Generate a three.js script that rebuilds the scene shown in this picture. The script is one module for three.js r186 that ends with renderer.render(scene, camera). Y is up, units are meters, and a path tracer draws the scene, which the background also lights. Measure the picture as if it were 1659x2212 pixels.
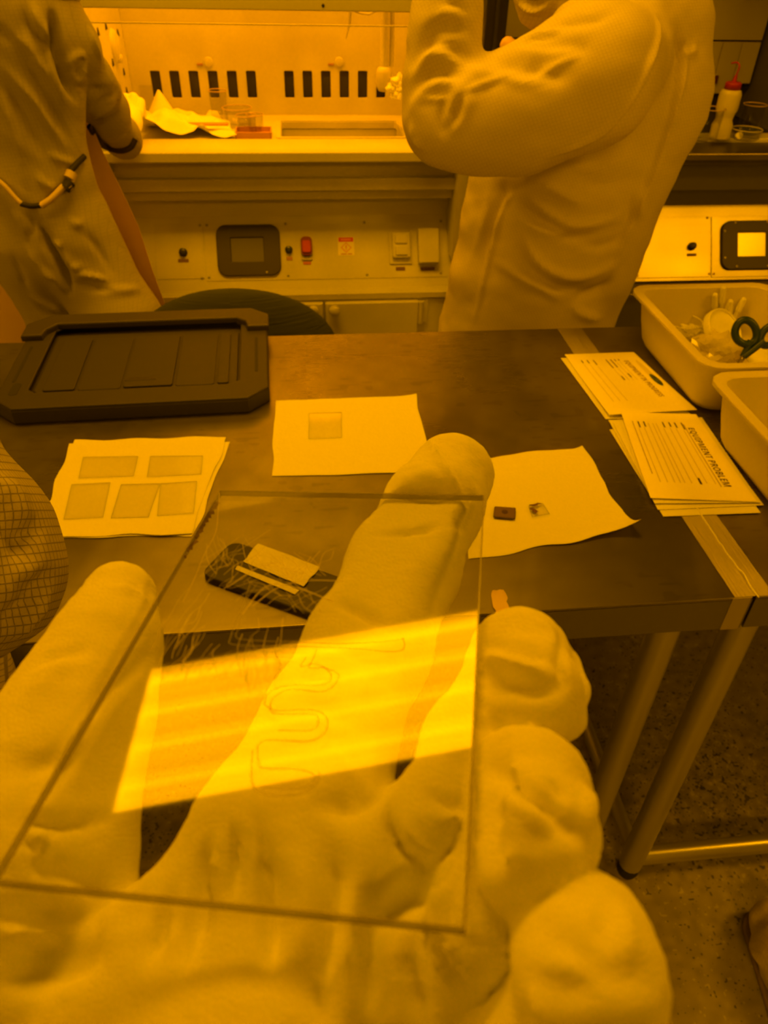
import * as THREE from 'three';
import { RoundedBoxGeometry } from 'three/addons/geometries/RoundedBoxGeometry.js';
import { mergeGeometries } from 'three/addons/utils/BufferGeometryUtils.js';
import { RectAreaLightUniformsLib } from 'three/addons/lights/RectAreaLightUniformsLib.js';

// ---------------------------------------------------------------- camera, light, exposure
const V = (x, y, z) => new THREE.Vector3(x, y, z);
const W = 1659, H = 2212, FPX = 1610;
const scene = new THREE.Scene();
scene.background = new THREE.Color(0x000000);
const camera = new THREE.PerspectiveCamera(2 * Math.atan(H / 2 / FPX) * 180 / Math.PI, W / H, 0.01, 30);
const CAM = V(0, 1.42, 0);
const PITCH = 0.67206, YAW = 0.12082, ROLL = 0.02652;
const camF = V(Math.sin(YAW) * Math.cos(PITCH), -Math.sin(PITCH), -Math.cos(YAW) * Math.cos(PITCH));
const r0 = V(Math.cos(YAW), 0, Math.sin(YAW)), u0 = r0.clone().cross(camF);
const camR = r0.clone().multiplyScalar(Math.cos(ROLL)).addScaledVector(u0, Math.sin(ROLL));
const camU = u0.clone().multiplyScalar(Math.cos(ROLL)).addScaledVector(r0, -Math.sin(ROLL));
camera.position.copy(CAM);
camera.quaternion.setFromRotationMatrix(new THREE.Matrix4().makeBasis(camR, camU, camF.clone().negate()));
camera.focus = 0.36;
camera.userData.fStop = 21;
scene.add(camera);
RectAreaLightUniformsLib.init();
const renderer = new THREE.WebGLRenderer({ antialias: true });
renderer.toneMapping = THREE.LinearToneMapping;
renderer.toneMappingExposure = 1.0;
renderer.shadowMap.enabled = true;

const CEIL = 2.65;
const AMBER = new THREE.Color().setRGB(1, 0.375, 0.0);      // yellow-filtered fluorescent tubes of a lithography bay
const HOODLAMP = new THREE.Color().setRGB(1, 0.29, 0.0);   // deeper amber sleeve of the lamp inside the bench hood
const LAMP = 13.4;                                         // radiance of the room's tubes
const HOODL = 25;
// troffers: [centre x, centre z, tubes built apart]
const TROFFERS = [[-0.16, -1.56], [2.55, -0.38], [-2.6, -0.38], [-0.16, 2.1]];

// ---------------------------------------------------------------- helpers: places
const ray = (px, py) => camF.clone().addScaledVector(camR, (px - W / 2) / FPX).addScaledVector(camU, -(py - H / 2) / FPX);
const D = (px, py, d) => ray(px, py).multiplyScalar(d).add(CAM);                       // at a distance
const Y = (px, py, h) => { const d = ray(px, py); return d.multiplyScalar((h - CAM.y) / d.y).add(CAM); };   // on a level
const Z = (px, py, z) => { const d = ray(px, py); return d.multiplyScalar(z / d.z).add(CAM); };             // on an upright plane
const depthOf = p => p.clone().sub(CAM).dot(camF);
const T = 0.77;                                                                        // table top
// ---------------------------------------------------------------- helpers: random, noise
let seed = 7;
const rnd = () => { seed = (seed * 1664525 + 1013904223) >>> 0; return seed / 4294967296; };
const hash = (x, y, z) => { let n = Math.imul(x, 374761393) + Math.imul(y, 668265263) + Math.imul(z, 2147483647 - 1274126177); n = Math.imul(n ^ (n >>> 13), 1274126177); return ((n ^ (n >>> 16)) >>> 0) / 4294967296; };
function noise(x, y, z) {
  const xi = Math.floor(x), yi = Math.floor(y), zi = Math.floor(z); let u = x - xi, v = y - yi, w = z - zi;
  u = u * u * (3 - 2 * u); v = v * v * (3 - 2 * v); w = w * w * (3 - 2 * w);
  const L = (a, b, t) => a + (b - a) * t;
  return L(L(L(hash(xi, yi, zi), hash(xi + 1, yi, zi), u), L(hash(xi, yi + 1, zi), hash(xi + 1, yi + 1, zi), u), v),
    L(L(hash(xi, yi, zi + 1), hash(xi + 1, yi, zi + 1), u), L(hash(xi, yi + 1, zi + 1), hash(xi + 1, yi + 1, zi + 1), u), v), w) * 2 - 1;
}
const fbm = (x, y, z, o = 3) => { let s = 0, a = 0.5; for (let i = 0; i < o; i++) { s += a * noise(x, y, z); x *= 2.03; y *= 2.03; z *= 2.03; a *= 0.5; } return s; };
// ---------------------------------------------------------------- helpers: textures
function tex(n, f, srgb = true, rep = [1, 1]) {
  const a = new Uint8Array(n * n * 4);
  for (let j = 0; j < n; j++) for (let i = 0; i < n; i++) {
    const c = f(i / n, j / n, i, j), k = (j * n + i) * 4, v = Array.isArray(c) ? c : [c, c, c];
    for (let q = 0; q < 3; q++) a[k + q] = Math.max(0, Math.min(255, v[q] * 255)); a[k + 3] = 255;
  }
  const t = new THREE.DataTexture(a, n, n); t.wrapS = t.wrapT = THREE.RepeatWrapping; t.magFilter = THREE.LinearFilter; t.minFilter = THREE.LinearMipmapLinearFilter;
  if (srgb) t.colorSpace = THREE.SRGBColorSpace; t.repeat.set(...rep); t.needsUpdate = true; return t;
}
const tile = (u, v, s, k = 0) => { const a = u * s, b = v * s, n = (x, y) => noise(x, y, k), fu = u, fv = v; return (n(a, b) * (1 - fu) + n(a - s, b) * fu) * (1 - fv) + (n(a, b - s) * (1 - fu) + n(a - s, b - s) * fu) * fv; };
const gray = v => new THREE.Color().setRGB(v, v, v);
const M = (o) => { const m = new THREE.MeshPhysicalMaterial({ side: THREE.DoubleSide, ...o }); return m; };
const rgb = (r, g, b) => new THREE.Color().setRGB(r, g, b);
// ---------------------------------------------------------------- helpers: things
const used = {};
const numbered = n => { const k = used[n] = (used[n] ?? -1) + 1; return k ? `${n}_${String(k).padStart(3, '0')}` : n; };
function tag(o, label, category, group, kind) { o.userData = { label, category }; if (group) o.userData.group = group; if (kind) o.userData.kind = kind; return o; }
function sh(m) { m.castShadow = m.receiveShadow = true; return m; }
function mesh(name, geo, mat, parent = scene) {
  const m = sh(new THREE.Mesh(Array.isArray(geo) ? mergeGeometries(geo.map(g => clean(g))) : geo, mat));
  m.name = parent === scene ? numbered(name) : name; parent.add(m); return m;
}
function clean(g) { g = g.index ? g.toNonIndexed() : g; for (const k of Object.keys(g.attributes)) if (!['position', 'normal', 'uv'].includes(k)) g.deleteAttribute(k); if (!g.attributes.uv) g.setAttribute('uv', new THREE.BufferAttribute(new Float32Array(g.attributes.position.count * 2), 2)); return g; }
function thing(name, label, category, at = [0, 0, 0], turn = 0, group) {
  const o = new THREE.Group(); o.name = numbered(name); scene.add(o); o.position.set(...at); o.rotation.y = turn; return tag(o, label, category, group);
}
const struct = (name, geo, mat) => { const m = mesh(name, geo, mat); m.userData.kind = 'structure'; return m; };
// geometry in place
const mv = (g, x = 0, y = 0, z = 0, rx = 0, ry = 0, rz = 0) => { g.applyMatrix4(new THREE.Matrix4().compose(V(x, y, z), new THREE.Quaternion().setFromEuler(new THREE.Euler(rx, ry, rz)), V(1, 1, 1))); return g; };
const bx = (x0, x1, y0, y1, z0, z1, r = 0) => {
  const w = x1 - x0, h = y1 - y0, d = z1 - z0;
  const g = r ? new RoundedBoxGeometry(w, h, d, 2, Math.min(r, w / 2.01, h / 2.01, d / 2.01)) : new THREE.BoxGeometry(w, h, d);
  const p = g.attributes.position, n = g.attributes.normal, uv = g.attributes.uv; g.translate((x0 + x1) / 2, (y0 + y1) / 2, (z0 + z1) / 2);
  for (let i = 0; i < p.count; i++) { const a = [Math.abs(n.getX(i)), Math.abs(n.getY(i)), Math.abs(n.getZ(i))]; if (a[1] >= a[0] && a[1] >= a[2]) uv.setXY(i, p.getX(i), p.getZ(i)); else if (a[0] >= a[2]) uv.setXY(i, p.getZ(i), p.getY(i)); else uv.setXY(i, p.getX(i), p.getY(i)); }
  return g;
};
function rod(a, b, r, r2 = r, seg = 16) { const d = b.clone().sub(a), L = d.length(); const g = new THREE.CylinderGeometry(r2, r, L, seg); g.applyQuaternion(new THREE.Quaternion().setFromUnitVectors(V(0, 1, 0), d.normalize())); const c = a.clone().add(b).multiplyScalar(0.5); g.translate(c.x, c.y, c.z); return g; }
const tube = (pts, r, seg = 40, rs = 8, closed = false) => new THREE.TubeGeometry(new THREE.CatmullRomCurve3(pts, closed, 'centripetal'), seg, r, rs, closed);
const lathe = (prof, seg = 40) => new THREE.LatheGeometry(prof.map(p => new THREE.Vector2(...p)), seg);
// a shape in x, y pushed out along z, edges chamfered
function ext(shape, depth, bevel = 0, seg = 8) { const g = new THREE.ExtrudeGeometry(shape, { depth: Math.max(1e-5, depth - 2 * bevel), bevelEnabled: bevel > 0, bevelSize: bevel, bevelThickness: bevel, bevelOffset: -bevel, bevelSegments: 2, curveSegments: seg }); if (bevel) g.translate(0, 0, bevel); return g; }
function rrect(w, h, r, x = 0, y = 0, S = THREE.Shape) {
  const s = new S(), a = x - w / 2, b = y - h / 2; s.moveTo(a + r, b); s.lineTo(a + w - r, b); s.absarc(a + w - r, b + r, r, -Math.PI / 2, 0); s.lineTo(a + w, b + h - r); s.absarc(a + w - r, b + h - r, r, 0, Math.PI / 2);
  s.lineTo(a + r, b + h); s.absarc(a + r, b + h - r, r, Math.PI / 2, Math.PI); s.lineTo(a, b + r); s.absarc(a + r, b + r, r, Math.PI, Math.PI * 1.5); return s;
}
const poly = pts => { const s = new THREE.Shape(); pts.forEach((p, i) => i ? s.lineTo(p[0], p[1]) : s.moveTo(p[0], p[1])); s.closePath(); return s; };
// a solid standing on a level: outline points on that level, up to height h
function slab(pts, y, h, bevel = 0) { const g = ext(poly(pts.map(p => [p.x, -p.z])), h, bevel); g.rotateX(-Math.PI / 2); g.translate(0, y, 0); return g; }
// a thin sheet: four corners (far left, far right, near right, near left), curl(u, v) = lift above the plane, wob = raggedness of its edges
function sheet(c, n, th, curl = () => 0, wob = 0, k = 0) {
  const pos = [], uv = [], idx = [];
  const at = (u, v) => { const p = c[0].clone().lerp(c[1], u).lerp(c[3].clone().lerp(c[2], u), v); const e = Math.max(1 - 2 * Math.min(u, v, 1 - u, 1 - v) * 6, 0); p.x += wob * e * noise(u * 5, v * 5, 3 + k); p.z += wob * e * noise(u * 5, v * 5, 9 + k); p.y += curl(u, v); return p; };
  for (let s = 0; s < 2; s++) for (let j = 0; j <= n; j++) for (let i = 0; i <= n; i++) { const p = at(i / n, j / n); pos.push(p.x, p.y + (s ? 0 : th), p.z); uv.push(i / n, 1 - j / n); }
  const m = n + 1, o = m * m;
  for (let j = 0; j < n; j++) for (let i = 0; i < n; i++) { const a = j * m + i; idx.push(a, a + m, a + 1, a + 1, a + m, a + m + 1, o + a, o + a + 1, o + a + m, o + a + 1, o + a + m + 1, o + a + m); }
  const rim = []; for (let i = 0; i < n; i++) rim.push(i); for (let j = 0; j < n; j++) rim.push(j * m + n); for (let i = n; i > 0; i--) rim.push(n * m + i); for (let j = n; j > 0; j--) rim.push(j * m);
  const g0 = new THREE.BufferGeometry(); g0.setAttribute('position', new THREE.Float32BufferAttribute(pos, 3)); g0.setAttribute('uv', new THREE.Float32BufferAttribute(uv, 2)); g0.setIndex(idx); g0.computeVertexNormals();
  const q = []; for (let i = 0; i < rim.length; i++) { const a = rim[i], b = rim[(i + 1) % rim.length]; for (const x of [a, b, o + a, b, o + b, o + a]) q.push(pos[x * 3], pos[x * 3 + 1], pos[x * 3 + 2]); }
  const g1 = new THREE.BufferGeometry(); g1.setAttribute('position', new THREE.Float32BufferAttribute(q, 3)); g1.computeVertexNormals();
  return mergeGeometries([clean(g0), clean(g1)]);
}
// ---------------------------------------------------------------- helpers: soft bodies from distance fields
const cap = (a, b, ra, rb) => ({ a, d: b.clone().sub(a), l: b.distanceToSquared(a) || 1e-9, ra, rb });
function dcap(c, x, y, z) { const px = x - c.a.x, py = y - c.a.y, pz = z - c.a.z; let h = (px * c.d.x + py * c.d.y + pz * c.d.z) / c.l; h = h < 0 ? 0 : h > 1 ? 1 : h; const ex = px - c.d.x * h, ey = py - c.d.y * h, ez = pz - c.d.z * h; return Math.sqrt(ex * ex + ey * ey + ez * ez) - (c.ra + (c.rb - c.ra) * h); }
const smin = (a, b, k) => { const h = Math.max(k - Math.abs(a - b), 0) / k; return Math.min(a, b) - h * h * k * 0.25; };
const chain = (js, k) => { const cs = []; for (let i = 0; i + 1 < js.length; i++) cs.push(cap(js[i][0], js[i + 1][0], js[i][1], js[i + 1][1])); return (x, y, z) => { let d = 1e9; for (const c of cs) d = d > 1e8 ? dcap(c, x, y, z) : smin(d, dcap(c, x, y, z), k); return d; }; };
function nets(f, lo, hi, cell) {                                   // surface nets over a box
  const nx = Math.ceil((hi.x - lo.x) / cell) + 1, ny = Math.ceil((hi.y - lo.y) / cell) + 1, nz = Math.ceil((hi.z - lo.z) / cell) + 1, F = new Float32Array(nx * ny * nz), B = 6;
  for (let bz = 0; bz < nz; bz += B) for (let by = 0; by < ny; by += B) for (let bxx = 0; bxx < nx; bxx += B) {
    const c = f(lo.x + (bxx + B / 2) * cell, lo.y + (by + B / 2) * cell, lo.z + (bz + B / 2) * cell), far = Math.abs(c) > B * cell * 1.7;
    for (let z = bz; z < Math.min(nz, bz + B); z++) for (let y = by; y < Math.min(ny, by + B); y++) for (let x = bxx; x < Math.min(nx, bxx + B); x++) F[(z * ny + y) * nx + x] = far ? c : f(lo.x + x * cell, lo.y + y * cell, lo.z + z * cell);
  }
  const id = new Int32Array(nx * ny * nz).fill(-1), pos = [], idx = [], g = (x, y, z) => F[(z * ny + y) * nx + x];
  for (let z = 0; z < nz - 1; z++) for (let y = 0; y < ny - 1; y++) for (let x = 0; x < nx - 1; x++) {
    let m = 0, sx = 0, sy = 0, sz = 0, n = 0; const v = [];
    for (let k = 0; k < 8; k++) { const q = g(x + (k & 1), y + (k >> 1 & 1), z + (k >> 2)); v.push(q); if (q < 0) m |= 1 << k; }
    if (m === 0 || m === 255) continue;
    for (let a = 0; a < 8; a++) for (const bit of [1, 2, 4]) if (!(a & bit)) { const b = a | bit, va = v[a], vb = v[b]; if ((va < 0) !== (vb < 0)) { const t = va / (va - vb); sx += (a & 1) + (bit === 1 ? t : 0); sy += (a >> 1 & 1) + (bit === 2 ? t : 0); sz += (a >> 2) + (bit === 4 ? t : 0); n++; } }
    id[(z * ny + y) * nx + x] = pos.length / 3; pos.push(lo.x + (x + sx / n) * cell, lo.y + (y + sy / n) * cell, lo.z + (z + sz / n) * cell);
  }
  const I = (x, y, z) => id[(z * ny + y) * nx + x], quad = (a, b, c, d, flip) => { if (a < 0 || b < 0 || c < 0 || d < 0) return; flip ? idx.push(a, c, b, a, d, c) : idx.push(a, b, c, a, c, d); };
  for (let z = 1; z < nz - 1; z++) for (let y = 1; y < ny - 1; y++) for (let x = 1; x < nx - 1; x++) {
    const s = g(x, y, z) < 0;
    if (s !== (g(x + 1, y, z) < 0)) quad(I(x, y - 1, z - 1), I(x, y, z - 1), I(x, y, z), I(x, y - 1, z), !s);
    if (s !== (g(x, y + 1, z) < 0)) quad(I(x - 1, y, z - 1), I(x, y, z - 1), I(x, y, z), I(x - 1, y, z), s);
    if (s !== (g(x, y, z + 1) < 0)) quad(I(x - 1, y - 1, z), I(x, y - 1, z), I(x, y, z), I(x - 1, y, z), !s);
  }
  const geo = new THREE.BufferGeometry(); geo.setAttribute('position', new THREE.Float32BufferAttribute(pos, 3)); geo.setIndex(idx); geo.computeVertexNormals(); return geo;
}
// where the line of sight through a point of the photograph meets a field
function hit(f, px, py, t0 = 0.05, t1 = 3) { const d = ray(px, py).normalize(); let t = t0, best = [1e9, 0]; for (let i = 0; i < 300 && t < t1; i++) { const q = f(CAM.x + d.x * t, CAM.y + d.y * t, CAM.z + d.z * t); if (q < best[0]) best = [q, t]; if (q < 3e-4) break; t += Math.max(q * 0.7, 2e-4); } return d.multiplyScalar(t < t1 && best[0] < 3e-4 ? t : best[1]).add(CAM); }
// folds: [points of the line, half width, height], lines found on the body, sub-divided
function folds(geo, f, list, t0, t1, extra) {
  const P = geo.attributes.position, N = geo.attributes.normal, segs = [];
  for (const [pts, w, a] of list) { const q = pts.map(p => hit(f, p[0], p[1], t0, t1)); const c = new THREE.CatmullRomCurve3(q, false, 'centripetal').getPoints(Math.max(6, q.length * 5)); for (let i = 0; i + 1 < c.length; i++) segs.push({ c: cap(c[i], c[i + 1], 0, 0), w, a, t: Math.min(1, 3.2 * Math.min(i + 0.5, c.length - 1.5 - i + 0.5) / c.length), list }); segs[segs.length - 1].end = true; }
  const out = new Float32Array(P.count);
  for (let i = 0; i < P.count; i++) {
    const x = P.getX(i), y = P.getY(i), z = P.getZ(i); let s = 0, cur = null, best = 0;
    for (const g of segs) { const R = g.w * 2.6; if (Math.abs(x - g.c.a.x) < R + 0.2 && Math.abs(y - g.c.a.y) < R + 0.2 && Math.abs(z - g.c.a.z) < R + 0.2) { const d = dcap(g.c, x, y, z); if (d < R) { const e = g.a * g.t * Math.exp(-(d * d) / (g.w * g.w)); if (Math.abs(e) > Math.abs(best)) best = e; } } if (g.end) { s += best; best = 0; } }
    out[i] = s + (extra ? extra(x, y, z, N.getX(i), N.getY(i), N.getZ(i)) : 0);
  }
  for (let i = 0; i < P.count; i++) P.setXYZ(i, P.getX(i) + N.getX(i) * out[i], P.getY(i) + N.getY(i) * out[i], P.getZ(i) + N.getZ(i) * out[i]);
  geo.computeVertexNormals(); return geo;
}
function axisUV(geo, a, b, away, s) { const P = geo.attributes.position, uv = new Float32Array(P.count * 2), ax = b.clone().sub(a).normalize(), e1 = away.clone().addScaledVector(ax, -away.dot(ax)).normalize(), e2 = ax.clone().cross(e1), p = V(0, 0, 0); let R = 0; for (let i = 0; i < P.count; i++) { p.fromBufferAttribute(P, i).sub(a); uv[i * 2] = Math.atan2(-p.dot(e2), -p.dot(e1)) * 0.085 / s; uv[i * 2 + 1] = p.dot(ax) / s; } geo.setAttribute('uv', new THREE.BufferAttribute(uv, 2)); return geo; }
function planarUV(geo, a, b, s) { const P = geo.attributes.position, uv = new Float32Array(P.count * 2), p = V(0, 0, 0); for (let i = 0; i < P.count; i++) { p.fromBufferAttribute(P, i); uv[i * 2] = p.dot(a) / s; uv[i * 2 + 1] = p.dot(b) / s; } geo.setAttribute('uv', new THREE.BufferAttribute(uv, 2)); return geo; }
// ---------------------------------------------------------------- materials
const cloud = tex(256, (u, v) => 0.90 + 0.03 * tile(u, v, 5, 1) + 0.03 * tile(u, v, 17, 2));
const brushed = tex(512, (u, v) => { let s = tile(u, v, 4, 3) * 0.11 + tile(u, v, 13, 5) * 0.06;  const st = noise(u * 9, v * 240, 4) * 0.018 * Math.min(1, 8 * Math.min(v, 1 - v, u, 1 - u)); return [0.80 + s + st, 0.78 + s + st, 0.74 + s * 0.9 + st]; });
const stained = tex(1024, (u, v) => { let s = tile(u, v, 4, 3) * 0.11 + tile(u, v, 13, 5) * 0.06 + tile(u, v, 40, 6) * 0.04; const q = noise(u * 46, v * 130, 15), w = tile(u, v, 7, 16); if (q > 0.45 && w > 0.05) s -= 0.05 * Math.min(1, (q - 0.45) * 4); const ar = noise(u * 26 + 9 * v, v * 9 - 6 * u, 19); if (ar > 0.4) s += 0.05 * (ar - 0.4) * 2; return [0.80 + s, 0.78 + s, 0.74 + s * 0.9]; });
const brushedR = tex(512, (u, v) => 0.72 + tile(u, v, 6, 8) * 0.22 + noise(u * 12, v * 300, 9) * 0.03, false);
const paint = M({ color: gray(0.72), roughness: 0.42, map: cloud.clone() });
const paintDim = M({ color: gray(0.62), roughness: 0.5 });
const wallPaint = M({ color: gray(0.36), roughness: 0.85, map: cloud });
const black = M({ color: gray(0.012), roughness: 0.4 });
const blackMatt = M({ color: gray(0.02), roughness: 0.75 });
const darkPlastic = M({ color: rgb(0.034, 0.031, 0.023), roughness: 0.6, bumpMap: tex(128, (u, v) => 0.5 + 0.5 * tile(u, v, 60, 31), false), bumpScale: 0.0002 });
const steelTop = M({ color: gray(0.50), metalness: 0.9, roughness: 0.41, map: stained, roughnessMap: brushedR });
const steel = M({ color: gray(0.56), metalness: 0.95, roughness: 0.33, map: brushed });
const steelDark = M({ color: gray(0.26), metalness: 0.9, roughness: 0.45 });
const pipeSteel = M({ color: rgb(0.52, 0.52, 0.44), metalness: 0.75, roughness: 0.34 });
const whitePlastic = M({ color: gray(0.78), roughness: 0.45 });
const tubPlastic = M({ color: rgb(0.70, 0.66, 0.56), roughness: 0.5, transmission: 0.15, ior: 1.5 });
const paper = M({ color: gray(0.77), roughness: 0.95, bumpMap: tex(256, (u, v) => 0.5 + 0.35 * tile(u, v, 20, 11) + 0.3 * tile(u, v, 90, 12), false), bumpScale: 0.00025 });
const glassThin = M({ color: gray(0.96), roughness: 0.03, transmission: 1, thickness: 0, ior: 1.5 });
const clearPlastic = M({ color: gray(0.93), roughness: 0.12, transmission: 0.93, thickness: 0, ior: 1.45 });
const slideGlass = M({ color: gray(0.97), roughness: 0.06, transmission: 1, thickness: 0, ior: 1.5 });
const slideEdge = M({ color: rgb(0.5, 0.52, 0.42), roughness: 0.3 });
const red = M({ color: rgb(0.36, 0.02, 0.01), roughness: 0.4 });
const redLens = M({ color: rgb(0.5, 0.075, 0.01), roughness: 0.25 });
const green = M({ color: rgb(0.008, 0.034, 0.02), roughness: 0.42 });

// ---------------------------------------------------------------- the setting
const floorTex = tex(1024, (u, v, i, j) => { let c = 0.66 + tile(u, v, 8, 21) * 0.05 + tile(u, v, 60, 22) * 0.10; const f = tile(u, v, 190, 23), g = tile(u, v, 150, 24); if (f > 0.5) c -= 0.32; else if (g > 0.52) c += 0.12; return [c, c * 0.97, c * 0.9]; }, true, [1.25, 1.25]);
const floorMat = M({ color: gray(0.65), roughness: 0.55, map: floorTex });
struct('floor', bx(-3.4, 3.6, -0.1, 0, -3.3, 2.9), floorMat);
struct('ceiling', bx(-3.4, 3.6, CEIL, CEIL + 0.1, -3.3, 2.9), M({ color: gray(0.42), roughness: 0.9 }));
struct('wall_back', bx(-3.4, 3.6, 0, CEIL, -3.3, -3.1), wallPaint);
struct('wall_front', bx(-3.4, 3.6, 0, CEIL, 2.7, 2.9), wallPaint);
struct('wall_left', bx(-3.4, -3.2, 0, CEIL, -3.1, 2.7), wallPaint);
struct('wall_right', bx(3.4, 3.6, 0, CEIL, -3.1, 2.7), wallPaint);

// ---------------------------------------------------------------- ceiling lights: frame, four tubes, ribbed lens and their light
const tubeGlow = new THREE.MeshStandardMaterial({ color: 0x222222, emissive: AMBER, emissiveIntensity: 4, roughness: 0.5 });
const lensGlow = new THREE.MeshStandardMaterial({ color: 0x332200, emissive: AMBER, emissiveIntensity: LAMP * 0.5, roughness: 0.6 });
const trofferFrame = M({ color: gray(0.7), roughness: 0.5 });
TROFFERS.forEach(([x, z], i) => {
  const t = thing('ceiling_light', 'recessed amber tube ceiling light, ' + ['over the gap between table and hoods', 'near the right wall', 'near the left wall', 'behind the person holding the plate', 'in the rear left corner', 'in the rear right corner'][i], 'ceiling light', [x, CEIL, z], 0, 'amber ceiling lights');
  const f = []; for (const s of [-1, 1]) { f.push(bx(-0.62, 0.62, -0.04, 0.0, s * 0.28 - 0.012, s * 0.28 + 0.012)); f.push(bx(s * 0.61 - 0.012, s * 0.61 + 0.012, -0.04, 0, -0.28, 0.28)); }
  mesh('frame', f, trofferFrame, t);
  mesh('lens', bx(-0.598, 0.598, -0.012, -0.006, -0.268, 0.268), lensGlow, t);
  for (let k = 0; k < 4; k++) {
    const tz = -0.2 + k * 0.1333;
    mesh('tube', mv(rod(V(-0.58, 0, 0), V(0.58, 0, 0), 0.012), 0, -0.022, tz), tubeGlow, t);
for (const [dz, g] of i ? [[0, i === 3 ? 1.75 : 0.9]] : [[-0.0534, 0.6], [-0.0267, 0.82], [0, 1.12], [0.0267, 0.88], [0.0534, 0.66]]) { const L = new THREE.RectAreaLight(AMBER, LAMP * g, 1.18, i ? 0.132 : 0.0266); L.position.set(x, CEIL - 0.042, z + tz + dz); L.rotation.x = -Math.PI / 2; L.name = 'tube_light'; L.castShadow = true; scene.add(L); }
  }
});

// ---------------------------------------------------------------- work tables
const TX0 = -1.3, SEAM = 0.541, TZ0 = -1.385, TZ1 = -0.606;
function table(x0, x1, label, name = 'steel_table') {
  const t = thing(name, label, 'table');
  mesh('tabletop', bx(x0, x1, T - 0.004, T, TZ0, TZ1, 0.0015), steelTop, t);
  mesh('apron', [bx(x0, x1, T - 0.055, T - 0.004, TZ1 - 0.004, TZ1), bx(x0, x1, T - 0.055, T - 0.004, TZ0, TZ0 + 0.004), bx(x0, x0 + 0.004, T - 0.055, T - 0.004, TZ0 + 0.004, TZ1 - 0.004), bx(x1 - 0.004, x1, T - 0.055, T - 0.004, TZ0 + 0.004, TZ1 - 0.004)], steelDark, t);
  for (const x of [x0 + (x0 > 0 ? 0.022 : 0.06), x1 - (x0 > 0 ? 0.06 : 0.082)]) {
    for (const z of [TZ1 - 0.03, TZ0 + 0.03]) { const l = mesh('leg', rod(V(x, 0.03, z), V(x, T - 0.006, z), 0.021), pipeSteel, t); mesh('foot', mv(lathe([[0, 0], [0.018, 0], [0.02, 0.008], [0.012, 0.02], [0.012, 0.035]], 20), x, 0, z), blackMatt, l); }
    mesh('side_rail', rod(V(x, 0.062, TZ0 + 0.03), V(x, 0.062, TZ1 - 0.03), 0.014), pipeSteel, t);
  }
  mesh('front_rail', rod(V(x0 + 0.03, 0.055, TZ1 - 0.03), V(x1 - 0.07, 0.055, TZ1 - 0.03), 0.017), pipeSteel, t);
  return t;
}
table(TX0, SEAM - 0.002, 'long brushed steel work table under the wipes and the black lid');
table(SEAM + 0.002, 2.2, 'brushed steel table on the right carrying the two pale plastic tubs');
{ // tape over the joint of the two tables
  const t = thing('joint_tape', 'strip of dull wide tape covering the joint between the two steel tables', 'tape');
  const m = M({ color: rgb(0.44, 0.41, 0.34), roughness: 0.55, metalness: 0.25, bumpMap: paper.bumpMap, bumpScale: 0.001 });
  mesh('strip', sheet([V(0.515, T + 0.0006, TZ0 + 0.002), V(0.566, T + 0.0006, TZ0 + 0.004), V(0.566, T + 0.0006, TZ1 - 0.001), V(0.515, T + 0.0006, TZ1 - 0.001)], 30, 0.0004, (u, v) => 0.0012 * Math.exp(-Math.pow((u - 0.55) / 0.06, 2)) * (0.6 + 0.6 * noise(v * 20, 1, 2)), 0), m, t);
  mesh('folded_end', bx(0.512, 0.536, T - 0.056, T + 0.0005, TZ1, TZ1 + 0.0008), m, t);
  const r = []; for (let i = 0; i <= 24; i++) r.push(V(0.543 + 0.0015 * noise(i * 0.9, 3, 1), T + 0.0022 + 0.001 * noise(i * 1.3, 1, 7), -0.86 + i * 0.0107));
  mesh('torn_ridge', tube(r, 0.0011, 60, 6), whitePlastic, t);
}
tag(mesh('tape_scrap', sheet([Y(1062, 1282, T), Y(1086, 1285, T), Y(1098, 1322, T), Y(1070, 1330, T)].map(p => p.setY(T + 0.001)), 8, 0.0006, (u, v) => 0.006 * (1 - v) * (1 - v) + 0.002 * u, 0.003), M({ color: rgb(0.8, 0.62, 0.42), roughness: 0.8 })), 'small torn scrap of pale tape at the table edge beside the gloved hand', 'tape');

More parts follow.
